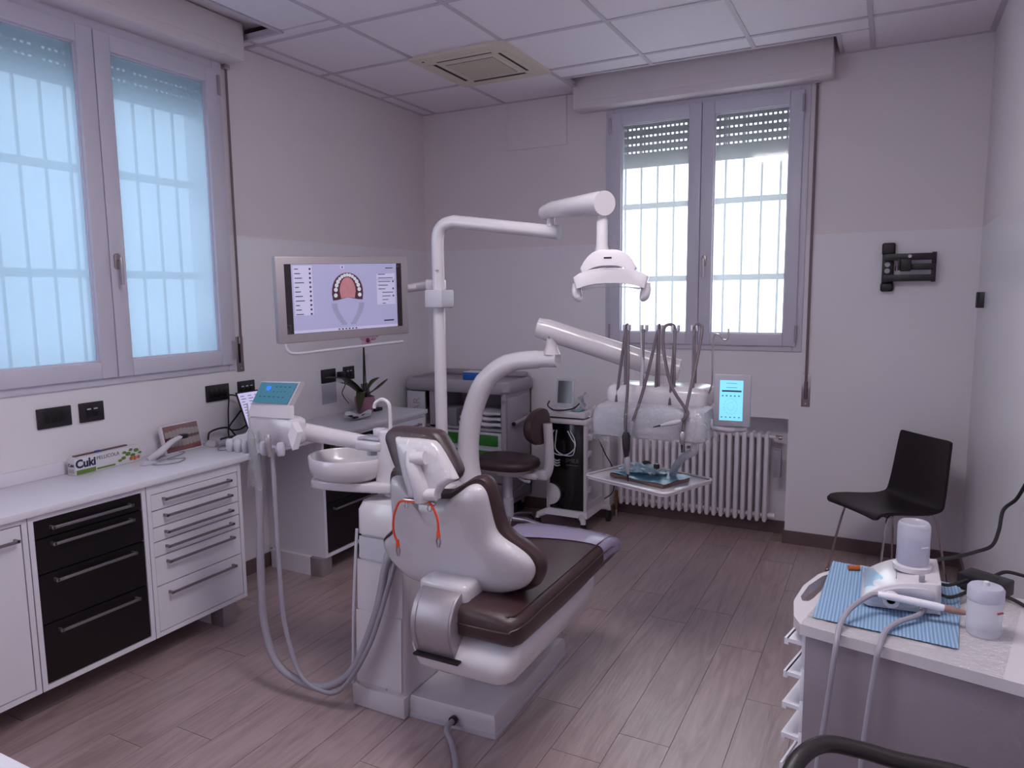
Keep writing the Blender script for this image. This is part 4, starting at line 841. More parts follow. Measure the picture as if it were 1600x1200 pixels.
def flat(b, poly, d=0.0012, M=Mm): b.add([M @ V((u, v, d)) for u, v in poly], [tuple(range(len(poly)))])
def rect(u0, u1, v0, v1): return [(u0, v0), (u1, v0), (u1, v1), (u0, v1)]
b = B(); flat(b, rect(sx0, sx1, sy0, sy1), 0.0009); obj('screen_image', b, sm, sc, smooth=False)
SPM = mat('screen_panel_pale', rgb(172, 168, 196), 0.3, emit=0.30)
for q_ in (rect(sx0+0.008, sx0+0.095, sy0+0.075, sy1-0.006), rect(sx1-0.108, sx1-0.01, sy1-0.07, sy1-0.045), rect(sx1-0.108, sx1-0.01, sy0+0.105, sy1-0.075), rect(-0.03, -0.01, sy1-0.022, sy1-0.006), rect(sx0, sx1, sy0, sy0+0.012)):
    b = B(); flat(b, q_, 0.0012); obj('screen_pane', b, SPM, sc, smooth=False)
DM = mat('screen_dark_text', rgb(52, 48, 70), 0.4, emit=0.05); b = B()
for i in range(11):
    y = sy1-0.02-i*0.019; flat(b, rect(sx0+0.014, sx0+0.032+0.016*((i*5) % 4)/2, y-0.0018, y+0.0018), 0.0015); flat(b, rect(sx0+0.080, sx0+0.089, y-0.004, y+0.004), 0.0015)
for i in range(9):
    y = sy1-0.048-i*0.0165; flat(b, rect(sx1-0.10+0.02*(i > 4), sx1-0.062+0.014*((i*3) % 4), y-0.0016, y+0.0016), 0.0015)
    if i in (2, 4, 6): flat(b, rect(sx1-0.024, sx1-0.016, y-0.004, y+0.004), 0.0015)
for i in range(6): flat(b, rect(-0.05+i*0.017, -0.042+i*0.017, sy0+0.003, sy0+0.009), 0.0015)
flat(b, rect(-0.023, -0.017, sy1-0.018, sy1-0.010), 0.0016); flat(b, rect(sx1-0.06, sx1-0.02, sy1-0.022, sy1-0.018), 0.0015); flat(b, rect(sx1-0.075, sx1-0.02, sy0+0.028, sy0+0.034), 0.0015)
obj('screen_text', b, DM, sc, smooth=False)
ac = (0.003, 0.048)
def jaw(w, h, k): 
    o = []
    for i in range(17):
        a = math.pi*i/16; o.append((ac[0]+w*math.cos(a)*(1.0+0.0*k), ac[1]-0.03+h*math.sin(a)**0.85))
    return o
b = B(); flat(b, [(ac[0]+0.074, ac[1]-0.058)]+jaw(0.078, 0.092, 0)+[(ac[0]-0.074, ac[1]-0.058), (ac[0]-0.05, ac[1]-0.056), (ac[0], ac[1]-0.046), (ac[0]+0.05, ac[1]-0.056)], 0.0014); obj('jaw_gum', b, mat('scan_dark_gum', rgb(72, 40, 56), 0.4, emit=0.12, var=0.2, scale=40), sc, smooth=False)
b = B(); flat(b, [(ac[0]+0.034, ac[1]-0.05)]+[(ac[0]+0.040*math.cos(math.pi*i/12), ac[1]-0.02+0.062*math.sin(math.pi*i/12)) for i in range(13)]+[(ac[0]-0.034, ac[1]-0.05), (ac[0], ac[1]-0.045)], 0.0017); obj('jaw_palate', b, mat('scan_palate_pink', rgb(170, 114, 122), 0.4, emit=0.2, var=0.2, scale=30), sc, smooth=False)
b = B(); pb_ = B()
for i in range(15):
    a = math.pi*(i+0.0)/14; cxx = ac[0]+0.060*math.cos(a); cyy = ac[1]-0.036+0.088*math.sin(a)**0.85; r = 0.0078 if 3 < i < 11 else 0.0095
    flat(b, [(cxx+r*math.cos(t*0.785), cyy+r*math.sin(t*0.785)) for t in range(8)], 0.0020)
obj('jaw_teeth', b, mat('scan_tooth', rgb(180, 180, 190), 0.4, emit=0.3, var=0.15, scale=80), sc, smooth=False)
b = B()
for s in (-1, 1):
    prev = None
    for i in range(9):
        t = i/8; x = s*(0.068-0.045*t**1.6); y = -0.025-0.085*t; flat(b, [(ac[0]+x-0.013, y-0.009), (ac[0]+x+0.013, y-0.009), (ac[0]+x+0.014, y+0.002), (ac[0]+x-0.014, y+0.002)], 0.0014)
obj('lower_jaw_ghost', b, mat('scan_ghost', rgb(136, 134, 164), 0.4, emit=0.25), sc, smooth=False)
obj('handle_rail', B().tube([Mm @ V(p) for p in spline([(-mw/2+0.03, -mh/2-0.0, -0.01), (-mw/2+0.035, -mh/2-0.028, -0.005), (-mw/2+0.07, -mh/2-0.045, 0), (-0.1, -mh/2-0.043, 0), (mw/2-0.04, -mh/2-0.036, 0)], 6)], 0.0065, 10), PALEG, mo)
for cx_, cy_ in ((-mw/2+0.03, -mh/2+0.05), (mw/2-0.07, mh/2-0.02)):
    b = B(); b.grid(lambda u, v: tuple(Mm @ V((cx_+(u-0.5)*0.05, cy_+(v-0.5)*0.06, 0.003+0.005*math.sin(9*u+5*v)))), 6, 6); obj('film_scrap', b, FILM, mo)

# ------------------------------------------------------------------ doctor's delivery unit
du = thing('delivery_unit', (2.4, -1.95, 0.757), "white dentist's delivery unit with upright hose whips, film wrap and a small teal display", 'dental unit')
obj('curved_arm', B().tube(spline([(1.575, -2.0, 0.757), (1.56, -2.0, 0.88), (1.585, -2.0, 1.07), (1.66, -2.0, 1.23), (1.78, -2.0, 1.315), (1.92, -2.0, 1.338), (2.02, -2.0, 1.342)], 7), [0.052]*8+[0.050]*7+[0.048]*7+[0.044]*7+[0.04]*7+[0.036]*7, 22), PLAST, du)
obj('arm_pivot', B().lathe([(0.038, 0.0), (0.034, 0.012), (0.026, 0.03), (0.022, 0.06), (0.026, 0.075)], (1.99, -2.0, 1.362), 22), PLAST, du)
obj('balance_arm', B().tube([(1.925, -2.0, 1.478), (1.965, -1.99, 1.468), (2.40, -1.875, 1.322), (2.51, -1.855, 1.300)], [0.042, 0.047, 0.047, 0.044], 22), PLAST, du, ang=60)
obj('arm_screw', B().cyl((2.0, -2.046, 1.438), (2.0, -2.049, 1.437), 0.005, 8), GREYP, du)
obj('drop_post', B().lathe([(0.032, 0.11), (0.028, 0.07), (0.03, 0.0)], (2.45, -1.87, 1.225), 20), PLAST, du)
obj('top_housing', B().box((2.24, -2.02, 1.15), (2.655, -1.80, 1.245), 0.035, 4), PLAST, du)
b = B(); b.loft([[(u, v, z) for u, v in rrect(w_, d_, 0.03, 4, 2.452, -2.03)] for z, w_, d_ in ((1.045, 0.42, 0.15), (1.055, 0.45, 0.20), (1.12, 0.455, 0.22), (1.165, 0.44, 0.19), (1.175, 0.41, 0.16))]); obj('instrument_table', b, PALEG, du)
# crumpled film wrap
def wrapf(u, v):
    a = 2*math.pi*u; c, s = math.cos(a), math.sin(a); e = 0.35
    fold = 0.0035*math.sin(23*a+4*math.sin(9*v))+0.003*math.sin(31*v+6*a)+0.0025*math.sin(47*a-21*v)
    w_ = 0.243+fold+0.005*math.sin(7*a); d_ = 0.124+fold; k = 1-0.12*max(0, v-0.72)/0.28
    x = w_*math.copysign(abs(c)**e, c); y = d_*math.copysign(abs(s)**e, s)
    z = 1.03+0.155*v+0.007*math.sin(13*a)*(1-v)+0.008*math.sin(9*a+3)*v
    return (2.452+x*k, -2.03+y*k, z)
obj('film_wrap', B().grid(wrapf, 140, 26), FILMB, du, ang=14)
# whip posts
WX = [2.318, 2.392, 2.458, 2.522, 2.598]
WHIP = mat('whip_steel_grey', rgb(130, 120, 128), 0.4, metal=0.3)
for x in WX:
    w_ = obj('whip', B().tube([(x, -1.985, 1.19), (x, -1.985, 1.475)], 0.0065, 8), WHIP, du)
    h_ = B(); h_.box((x-0.014, -1.985, 1.468), (x-0.006, -1.955, 1.492), 0.002).box((x+0.006, -1.985, 1.468), (x+0.014, -1.955, 1.492), 0.002).box((x-0.012, -1.98, 1.462), (x+0.012, -1.96, 1.475), 0.002); obj('whip_fork', h_, PALEG, w_)
def dh(pts, r=0.0065, n='instrument_hose', m=DKHOSE): return obj(n, B().tube(spline(pts, 8), r, 8), m, du)
dh([(2.29, -2.02, 1.17), (2.30, -2.0, 1.30), (2.318, -1.975, 1.485), (2.33, -1.99, 1.44), (2.36, -2.08, 1.25), (2.375, -2.15, 1.13), (2.383, -2.16, 1.06)])
dh([(2.45, -2.0, 1.17), (2.452, -1.99, 1.3), (2.456, -1.975, 1.485), (2.448, -1.99, 1.44), (2.425, -2.08, 1.24), (2.405, -2.15, 1.12)])
dh([(2.515, -2.02, 1.17), (2.518, -1.99, 1.35), (2.52, -1.975, 1.47), (2.505, -1.98, 1.494), (2.483, -2.0, 1.48), (2.49, -2.03, 1.40), (2.54, -2.10, 1.27), (2.60, -2.13, 1.19), (2.62, -2.15, 1.165), (2.60, -2.16, 1.14)])
dh([(2.595, -1.97, 1.25), (2.597, -1.975, 1.42), (2.60, -1.975, 1.485), (2.618, -1.98, 1.495), (2.632, -2.0, 1.47), (2.625, -2.05, 1.35), (2.61, -2.12, 1.2), (2.605, -2.16, 1.10)])
dh([(2.605, -1.98, 1.48), (2.60, -1.99, 1.44), (2.615, -2.02, 1.36), (2.62, -2.04, 1.27)], 0.005)
obj('clear_tube', B().tube([(2.385, -1.985, 1.19), (2.392, -1.985, 1.33), (2.384, -1.985, 1.46)], [0.009, 0.008, 0.004], 10), PALEG, du)
def inst(p, d, L_, r, m, n, tipm=STEEL):
    d = V(d).normalized(); p = V(p); i_ = obj(n, B().tube([p, p+d*L_*0.15, p+d*L_*0.6, p+d*L_], [r*0.6, r, r*0.9, r*0.5], 12), m, du); obj('tip', B().tube([p+d*L_, p+d*(L_+0.03)], [r*0.4, r*0.15], 8), tipm, i_)
inst((2.383, -2.165, 1.08), (0.05, -0.05, -1), 0.10, 0.017, BLACKP, 'curing_light', BLACKP); inst((2.39, -2.17, 0.985), (0.06, -0.02, -1), 0.07, 0.013, GREYP, 'curing_light_barrel', BLACKP)
inst((2.405, -2.155, 1.125), (-0.08, -0.1, -1), 0.055, 0.009, GREYP, 'turbine'); inst((2.605, -2.165, 1.10), (0.0, -0.1, -1), 0.05, 0.012, STEEL, 'micromotor', BLACKP); inst((2.60, -2.165, 1.14), (-1, -0.1, -0.28), 0.08, 0.010, PALEG, 'syringe', BLACKP)
obj('drip_hook', B().tube(spline([(2.652, -1.95, 1.22), (2.665, -1.95, 1.27), (2.664, -1.95, 1.42), (2.672, -1.95, 1.455), (2.69, -1.95, 1.455), (2.705, -1.95, 1.437), (2.722, -1.95, 1.442), (2.724, -1.95, 1.48)], 5), 0.0035, 8), STEEL, du)
# display
Mdp = frame((2.757, -2.02, 1.207), V((1, 0.12, 0)), V((0, 0.05, 1)))
obj('display_arm', B().tube(spline([(2.65, -2.0, 1.12), (2.70, -2.01, 1.10), (2.76, -2.0, 1.095), (2.81, -2.0, 1.10)], 4), [0.02]*5+[0.018]*4+[0.012]*4, 10), PALEG, du)
dp = mbx(Mdp, (-0.068, -0.1, -0.02), (0.068, 0.1, 0.0), GREYP, 'display_housing', du, 0.004)
mbx(Mdp, (-0.046, -0.077, 0.0), (0.040, 0.078, 0.0012), mat('cyan_display', rgb(120, 196, 222), 0.3, emit=0.45, var=0.04), 'display', dp)
b = B(); flat(b, rect(-0.038, 0.034, 0.034, 0.040), 0.0018, Mdp); obj('display_bar', b, mat('display_dark', rgb(30, 60, 80), 0.3), dp, smooth=False)
b = B()
for i in range(5): flat(b, rect(-0.038+i*0.015, -0.032+i*0.015, 0.016, 0.021), 0.0018, Mdp); flat(b, rect(-0.04+i*0.016, -0.034+i*0.016, -0.066, -0.062), 0.0018, Mdp)
flat(b, rect(-0.022, 0.018, 0.050, 0.0515), 0.0018, Mdp); flat(b, rect(-0.022, 0.018, 0.066, 0.0675), 0.0018, Mdp)
for r in (0.012, 0.024):
    for i in range(16):
        a = i*math.pi/8; a2 = (i+0.6)*math.pi/8; flat(b, [(-0.004+r*math.cos(a), -0.022+1.25*r*math.sin(a)), (-0.004+r*math.cos(a2), -0.022+1.25*r*math.sin(a2)), (-0.004+(r+0.0012)*math.cos(a2), -0.022+1.25*(r+0.0012)*math.sin(a2))], 0.0018, Mdp)
obj('display_marks', b, mat('display_marks_blue', rgb(70, 130, 160), 0.3), dp, smooth=False)
# tray on its bracket
obj('tray_arm', B().tube(spline([(2.61, -1.98, 1.08), (2.61, -1.98, 1.01), (2.605, -1.98, 0.985), (2.56, -1.96, 0.955), (2.515, -1.90, 0.90), (2.49, -1.86, 0.85)], 5), 0.0155, 12), PALEG, du)
tc_ = V((2.39, -1.885, 0.832)); ta = V((0.415, -0.165, 0)).normalized(); tb_ = V((-ta.y, ta.x, 0)); Mtr = frame(tc_, ta, tb_)
b = B(); b.prism(rrect(0.43, 0.335, 0.025, 5), lambda u, v, h: tuple(Mtr @ V((u, v, h))), -0.012, 0.0, 0.003); tr = obj('tray', b, PLAST, du)
b = B(); 
rr_ = rrect(0.43, 0.335, 0.025, 5); b.tube([Mtr @ V((u, v, 0.003)) for u, v in rr_]+[Mtr @ V((rr_[0][0], rr_[0][1], 0.003))], 0.005, 6); obj('tray_rim', b, PLAST, tr)
tag(obj('instrument_cassette', B().add([Mtr @ V(v) for v in B().box((-0.13, -0.10, 0.0012), (0.155, 0.085, 0.016), 0.003).v], B().box((0, 0, 0), (1, 1, 1), 0.003).f), mat('cassette_brown_edge', rgb(120, 92, 88), 0.4, var=0.1)), 'flat brown-edged instrument tray lying on the delivery tray', 'instrument tray')
def crump(cx, cy, w_, d_, z0, amp, ph):
    def f(u, v): return tuple(Mtr @ V((cx+(u-0.5)*w_+0.006*math.sin(9*v+ph), cy+(v-0.5)*d_+0.006*math.sin(8*u+ph), z0+amp*(0.5+0.5*math.sin(7*u+3*v+ph)*math.cos(6*v-2*u+ph))+amp*0.4*math.sin(19*u+ph)*math.sin(17*v))))
    return f
BLUEP = mat('blue_sterile_pouch', rgb(106, 158, 186), 0.3, var=0.2, scale=20, bump=0.3, bscale=40)
tag(obj('sterile_sheet', B().grid(crump(0.012, -0.008, 0.295, 0.195, 0.0175, 0.004, 0.5), 20, 14), BLUEP), 'blue sterile sheet spread on the instrument tray', 'sterile sheet')
tag(obj('sterile_pouch', B().grid(crump(-0.03, 0.0, 0.19, 0.13, 0.025, 0.018, 2.1), 26, 20), mat('blue_crinkled_pouch', rgb(160, 196, 212), 0.15, var=0.25, scale=30, bump=0.6, bscale=60), ang=25), 'crinkled blue sterile pouch heaped on the blue sheet', 'pouch')
tag(obj('clear_pouch', B().grid(crump(0.05, 0.01, 0.15, 0.12, 0.036, 0.016, 4.0), 22, 18), FILMB, ang=20), 'clear crinkled pouch lying over the blue pouch', 'pouch')
tag(obj('dark_cap', B().lathe([(0.012, 0), (0.014, 0.012), (0.010, 0.02)], tuple(Mtr @ V((0.045, 0.0, 0.050))), 14), mat('dark_red_cap', rgb(58, 32, 34), 0.4)), 'small dark cap seen through the clear pouch', 'cap')
tag(obj('probe_bundle', B().ball(tuple(Mtr @ V((-0.06, 0.065, 0.045))), (0.02, 0.012, 0.012), 6), BLACKP), 'small black bundle at the back of the instrument tray', 'instrument')
# ------------------------------------------------------------------ ceiling air conditioner
CREAM = mat('aged_cream_plastic', rgb(214, 200, 186), 0.5, var=0.05); CDK = mat('vent_dark_gap', rgb(58, 44, 44), 0.8)
acu = thing('air_conditioner', (1.022, -0.864, 2.985), 'square cream ceiling cassette air conditioner set among the ceiling tiles', 'air conditioner')
x0, x1, y0, y1 = 0.708, 1.336, -1.178, -0.550; zc = 2.984
fb = B()
for lo, hi in (((x0, y0), (x1, y0+0.16)), ((x0, y1-0.16), (x1, y1)), ((x0, y0+0.16), (x0+0.16, y1-0.16)), ((x1-0.16, y0+0.16), (x1, y1-0.16))): fb.box((lo[0], lo[1], zc), (hi[0], hi[1], zc+0.03))
panel = obj('face_frame', fb, CREAM, acu, smooth=False)
obj('inner_panel', B().box((x0+0.125, y0+0.125, zc-0.004), (x1-0.125, y1-0.125, zc+0.004), 0.003), CREAM, acu)
for (ax, ay, bx_, by) in ((x0+0.13, y0+0.085, x1-0.13, y0+0.105), (x0+0.13, y1-0.105, x1-0.13, y1-0.085), (x0+0.085, y0+0.13, x0+0.105, y1-0.13), (x1-0.105, y0+0.13, x1-0.085, y1-0.13)):
    obj('air_slot', B().box((ax, ay, zc-0.0015), (bx_, by, zc+0.002)), CDK, acu, smooth=False)
for (ax, ay, bx_, by) in ((x0+0.12, y0+0.045, x1-0.12, y0+0.083), (x0+0.12, y1-0.083, x1-0.12, y1-0.045), (x0+0.045, y0+0.12, x0+0.083, y1-0.12), (x1-0.083, y0+0.12, x1-0.045, y1-0.12)):
    obj('air_vane', B().box((ax, ay, zc-0.005), (bx_, by, zc+0.002), 0.002), CREAM, acu)
gx0, gx1, gy0, gy1 = 0.862, 1.182, -1.02, -0.70
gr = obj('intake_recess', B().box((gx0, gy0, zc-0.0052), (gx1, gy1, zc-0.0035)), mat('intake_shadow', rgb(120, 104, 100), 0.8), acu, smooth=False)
for i in range(22): 
    yy = gy0+0.006+i*0.0145; obj('intake_slat', B().box((gx0, yy, zc-0.010), (gx1, yy+0.006, zc-0.0045)), CREAM, acu, smooth=False)
obj('indicator', B().box((x0+0.055, y0+0.05, zc-0.002), (x0+0.07, y0+0.06, zc+0.002)), BLACKP, acu, smooth=False)

# ------------------------------------------------------------------ column radiator in its niche
RADM = mat('radiator_enamel', rgb(222, 214, 224), 0.35, var=0.02)
rad = thing('radiator', (2.1, 0.09, 0.10), 'white tubular column radiator standing in the niche below the window', 'radiator')
NR = 22; rx0, rx1 = 1.612, 2.605; 
def rcol():
    b = B()
    for dy in (-0.045, 0.0, 0.045):
        P = [(0, dy, 0.108)]+[(0, dy, 0.12), (0, dy, 0.69), (0, dy, 0.702)]
        b.tube(P, [0.010, 0.0155, 0.0155, 0.010], 10)
    for z in (0.14, 0.672): b.tube([(0, -0.045, z), (0, 0.045, z)], 0.014, 8)
    return b
proto = obj('radiator_column', rcol(), RADM, rad, world=False); proto.location = (rx0-2.1, 0.0, -0.10)
for i in range(1, NR):
    o = proto.copy(); COL.objects.link(o); o.parent = rad; o.location = (rx0-2.1+(rx1-rx0)*i/(NR-1), 0.0, -0.10)
for z in (0.14, 0.672): obj('header_pipe', B().tube([(rx0-0.02, 0.09, z), (rx1+0.05, 0.09, z)], 0.016, 12), RADM, rad)
obj('top_valve', B().tube([(rx1+0.03, 0.09, 0.672), (rx1+0.09, 0.09, 0.672)], [0.014, 0.012], 10), STEEL, rad); obj('valve_knob', B().tube([(rx1+0.06, 0.06, 0.672), (rx1+0.06, 0.03, 0.672)], 0.014, 12), CHROME, rad)
obj('end_plug', B().tube([(rx1+0.02, 0.09, 0.14), (rx1+0.06, 0.09, 0.14)], 0.02, 12), RADM, rad)
BRASS = mat('brass_valve', rgb(130, 92, 66), 0.4, metal=0.7)
lv_ = obj('lower_valve', B().tube([(1.575, 0.05, 0.06), (1.575, 0.05, 0.2)], 0.012, 10), BRASS, rad); obj('valve_tee', B().tube([(1.555, 0.05, 0.13), (1.62, 0.07, 0.14)], 0.011, 10), BRASS, rad)
obj('bracket_leg', B().tube([(1.575, 0.05, 0.001), (1.575, 0.05, 0.06)], 0.008, 8), STEEL, rad)
am = obj('heat_meter', B().box((2.085, 0.010, 0.53), (2.125, 0.028, 0.60), 0.004), PALEG, rad); obj('meter_window', B().box((2.093, 0.008, 0.565), (2.117, 0.0105, 0.585)), BLACKP, am, smooth=False)
tag(obj('humidifier_trough', B().box((2.655, 0.02, 0.42), (2.70, 0.06, 0.60), 0.004), GREYP), 'slim grey trough hanging beside the radiator end in the niche', 'humidifier')
RM_ = None

# ------------------------------------------------------------------ grey medical cart in the corner
mc = thing('medical_cart', (0.53, -0.26, 0.0), 'tall grey plastic medical cart with open shelf and green trays in the corner', 'medical cart')
CARTG = mat('cart_grey_plastic', rgb(158, 152, 162), 0.5, var=0.03)
X0, X1, Y0, Y1 = 0.095, 0.928, -0.435, -0.03
b = B(); b.box((X0, Y0+0.01, 0.14), (X0+0.03, Y1, 0.935)).box((X1-0.035, Y0, 0.14), (X1, Y1, 0.935)).box((X0, Y1-0.02, 0.14), (X1, Y1, 0.935)).box((X0, Y0+0.01, 0.12), (X1, Y1, 0.15)).box((X0, Y0+0.01, 0.655), (X1-0.03, Y1, 0.67)); obj('carcass', b, CARTG, mc, smooth=False)
b = B(); b.loft([[(u, v, z) for u, v in rrect(w_, d_, 0.05, 5, (X0+X1)/2, (Y0+Y1)/2)] for z, w_, d_ in ((0.925, 0.85, 0.42), (0.945, 0.88, 0.45), (1.0, 0.88, 0.45), (1.015, 0.86, 0.43), (1.016, 0.81, 0.39), (1.0, 0.80, 0.38))]); tp_ = obj('top_tray', b, CARTG, mc)
obj('back_rail', B().box((X0+0.02, Y1-0.03, 1.012), (X1-0.02, Y1, 1.05), 0.01), CARTG, mc)
lp = obj('left_panel', B().box((X0-0.002, Y0-0.004, 0.58), (X0+0.155, Y0+0.012, 0.915), 0.003), PALEG, mc)
text('panel_lettering', 'AR', 0.085, frame((X0+0.085, Y0-0.0048, 0.815), (0, 0, 1), (-1, 0, 0)), GREYP, mc)
obj('divider', B().box((X0+0.19, Y0+0.01, 0.15), (X0+0.24, Y1-0.02, 0.93)), CARTG, mc, smooth=False)
rp = obj('side_panel', B().box((X1-0.001, Y0+0.03, 0.27), (X1+0.008, Y1-0.03, 0.90), 0.003), CARTG, mc)
obj('side_rail', B().tube([(X1+0.035, Y0+0.06, 0.715), (X1+0.035, -0.10, 0.735)], 0.016, 12), CARTG, mc); 
for yy, zz in ((Y0+0.06, 0.715),): obj('rail_end', B().tube([(X1+0.035, yy, zz), (X1+0.035, yy-0.012, zz-0.0005)], 0.014, 12), BLACKP, mc)
obj('lock', B().tube([(X1-0.018, Y0, 0.875), (X1-0.018, Y0-0.008, 0.875)], 0.011, 12), STEEL, mc)
GREENP = mat('green_tray_plastic', rgb(40, 112, 36), 0.4, var=0.1)
for z0_, z1_ in ((0.545, 0.645), (0.42, 0.53)):
    t_ = obj('tray_drawer', B().box((X0+0.245, Y0+0.005, z0_-0.02), (X1-0.04, Y1-0.06, z1_), 0.004), PALEG, mc); obj('green_front', B().box((X0+0.27, Y0-0.006, z0_+0.005), (X1-0.065, Y0+0.006, z1_-0.015), 0.012, 3), GREENP, t_)
for z0_, z1_ in ((0.285, 0.405), (0.155, 0.275)): obj('tray_drawer', B().box((X0+0.245, Y0+0.005, z0_), (X1-0.04, Y1-0.06, z1_), 0.004), CARTG, mc)
obj('push_bar', B().tube([(X1+0.01, Y0+0.05, 0.20), (X1+0.03, -0.06, 0.26)], 0.012, 10), CARTG, mc)
for (cx_, cy_) in ((X0+0.06, Y0+0.06), (X1-0.06, Y0+0.07), (X0+0.06, Y1-0.06), (X1-0.06, Y1-0.06)):
    c_ = obj('caster_fork', B().box((cx_-0.02, cy_-0.02, 0.06), (cx_+0.02, cy_+0.02, 0.121), 0.006), GREYP, mc); obj('wheel', B().lathe([(0.035, -0.014), (0.048, -0.010), (0.048, 0.010), (0.035, 0.014)], (cx_, cy_, 0.0485), 20, 'X'), RUBBER, c_)
LIN = mat('folded_linen', rgb(196, 190, 202), 0.85, var=0.06, bump=0.4, bscale=30)
def folded(name, x0_, x1_, z, h, lab, m=LIN):
    def f(u, v):
        a = 2*math.pi*v; ww = (x1_-x0_); return (x0_+ww*u, -0.245+0.16*math.copysign(abs(math.cos(a))**0.5, math.cos(a)), z+h/2+(h/2)*math.copysign(abs(math.sin(a))**0.6, math.sin(a))*(1-0.12*math.sin(9*u))+0.003*math.sin(14*u+3*v))
    b = B(); b.grid(f, 16, 16); return tag(obj(name, b, m, ang=50), lab, 'linen')
folded('folded_towel', 0.52, 0.87, 0.673, 0.040, 'bottom folded white linen pack inside the open cart shelf')
folded('folded_towel', 0.53, 0.87, 0.7175, 0.035, 'middle folded white linen pack inside the open cart shelf')
folded('folded_towel', 0.55, 0.87, 0.7570, 0.035, 'topmost folded white linen pack inside the open cart shelf')
tag(obj('paper_stack', B().box((0.36, -0.40, 0.6705), (0.50, -0.16, 0.80), 0.003), mat('grey_paper_pack', rgb(120, 114, 124), 0.7, var=0.2, scale=40)), 'grey pack of papers standing in the cart shelf beside the linen', 'paper pack')
bb = thing('blue_box', (0.62, -0.40, 1.0), 'flat bright blue box lying on top of the grey medical cart', 'box')
obj('carton', B().box((0.56, -0.40, 1.0005), (0.735, -0.29, 1.068), 0.003), mat('blue_card', rgb(36, 96, 176), 0.45, var=0.05), bb); obj('white_lid', B().box((0.563, -0.395, 1.0682), (0.732, -0.293, 1.072)), WHITE, bb, smooth=False)

# ------------------------------------------------------------------ operator stool
st = thing('operator_stool', (1.03, -0.60, 0.0), 'operator stool with brown saddle seat and oval backrest between carts', 'stool')
def sring(k, z, dz=0.0):
    out = []
    for i in range(36):
        a = 2*math.pi*i/36; c, s = math.cos(a), math.sin(a); r = 1.0-0.16*max(0, -c)**3*(1-abs(s))
        x = 1.02+0.245*k*r*math.copysign(abs(c)**0.8, c); y = -0.635+0.18*k*math.copysign(abs(s)**0.8, s); out.append((x, y, z+dz*(-abs(c)*0.4)))
    return out
b = B(); b.loft([sring(0.86, 0.470), sring(0.97, 0.478), sring(1.0, 0.50), sring(0.97, 0.525), sring(0.88, 0.540, 0.01), sring(0.6, 0.548, 0.015), sring(0.2, 0.545)]); obj('seat', b, LEATH, st, ang=60)
b = B(); b.loft([sring(0.55, 0.445), sring(0.84, 0.458), sring(0.88, 0.471)]); obj('seat_pan', b, PLAST, st, ang=60)
obj('mechanism', B().box((0.97, -0.66, 0.405), (1.27, -0.55, 0.448), 0.012), PLAST, st); obj('lever', B().tube([(1.14, -0.655, 0.41), (1.20, -0.70, 0.405), (1.25, -0.72, 0.41)], 0.009, 8), PALEG, st)
obj('column', B().lathe([(0.036, 0.09), (0.036, 0.24), (0.030, 0.245), (0.030, 0.41)], (1.03, -0.60, 0), 20), PALEG, st)
obj('back_support', B().tube(spline([(1.24, -0.60, 0.43), (1.305, -0.60, 0.43), (1.335, -0.60, 0.50), (1.335, -0.60, 0.62), (1.325, -0.60, 0.78)], 5), [0.024]*21, 12, flat=1.4), PLAST, st)
obj('support_block', B().box((1.265, -0.64, 0.405), (1.335, -0.56, 0.47), 0.015), PLAST, st)
b = B()
def bkr(k, h): return [(1.285+h-0.05*(math.cos(2*math.pi*i/30))**2*0.3+0.0, -0.615+0.165*k*math.cos(2*math.pi*i/30), 0.760+0.122*k*math.sin(2*math.pi*i/30)) for i in range(30)]
b.loft([bkr(0.6, -0.045), bkr(0.92, -0.04), bkr(1.0, -0.015), bkr(0.96, 0.01), bkr(0.7, 0.018)]); obj('backrest', b, LEATH, st, ang=60)
for i in range(5):
    a = math.radians(8+72*i); d_ = V((math.cos(a), math.sin(a), 0)); p = V((1.03, -0.60, 0))
    l_ = obj('base_leg', B().tube([p+d_*0.02+V((0, 0, 0.105)), p+d_*0.12+V((0, 0, 0.10)), p+d_*0.22+V((0, 0, 0.078)), p+d_*0.26+V((0, 0, 0.066))], [0.022, 0.018, 0.015, 0.013], 10), CHROME, st)
    q = p+d_*0.25; obj('caster', B().lathe([(0.02, -0.018), (0.028, -0.012), (0.028, 0.012), (0.02, 0.018)], (q.x, q.y, 0.0285), 16, 'Y'), RUBBER, l_)

# ------------------------------------------------------------------ scanner trolley
tr_ = thing('scanner_trolley', (1.37, -0.25, 0.0), 'narrow white trolley with a glossy black front panel and looped cables', 'trolley')
tx0, tx1, ty0, ty1 = 1.235, 1.53, -0.43, -0.10
obj('top_shelf', B().box((tx0-0.015, ty0-0.01, 0.755), (tx1+0.005, ty1, 0.785), 0.004), PLAST, tr_)
b = B(); b.box((tx0, ty0+0.005, 0.16), (tx0+0.03, ty1, 0.755)).box((tx0+0.03, ty1-0.02, 0.16), (tx1-0.02, ty1, 0.755)); obj('frame', b, PLAST, tr_, smooth=False)
b = B(); b.box((tx1-0.02, ty0, 0.16), (tx1, ty0+0.03, 0.755)).box((tx1-0.02, ty1-0.03, 0.16), (tx1, ty1, 0.755)).box((tx1-0.02, ty0+0.03, 0.72), (tx1, ty1-0.03, 0.755)).box((tx1-0.02, ty0+0.03, 0.16), (tx1, ty1-0.03, 0.20)); obj('side_frame', b, PLAST, tr_, smooth=False)
for z in (0.30, 0.42, 0.55, 0.66): obj('cable_hook', B().box((tx1-0.02, ty0+0.03, z-0.02), (tx1+0.004, ty0+0.10, z+0.02), 0.006), PALEG, tr_)
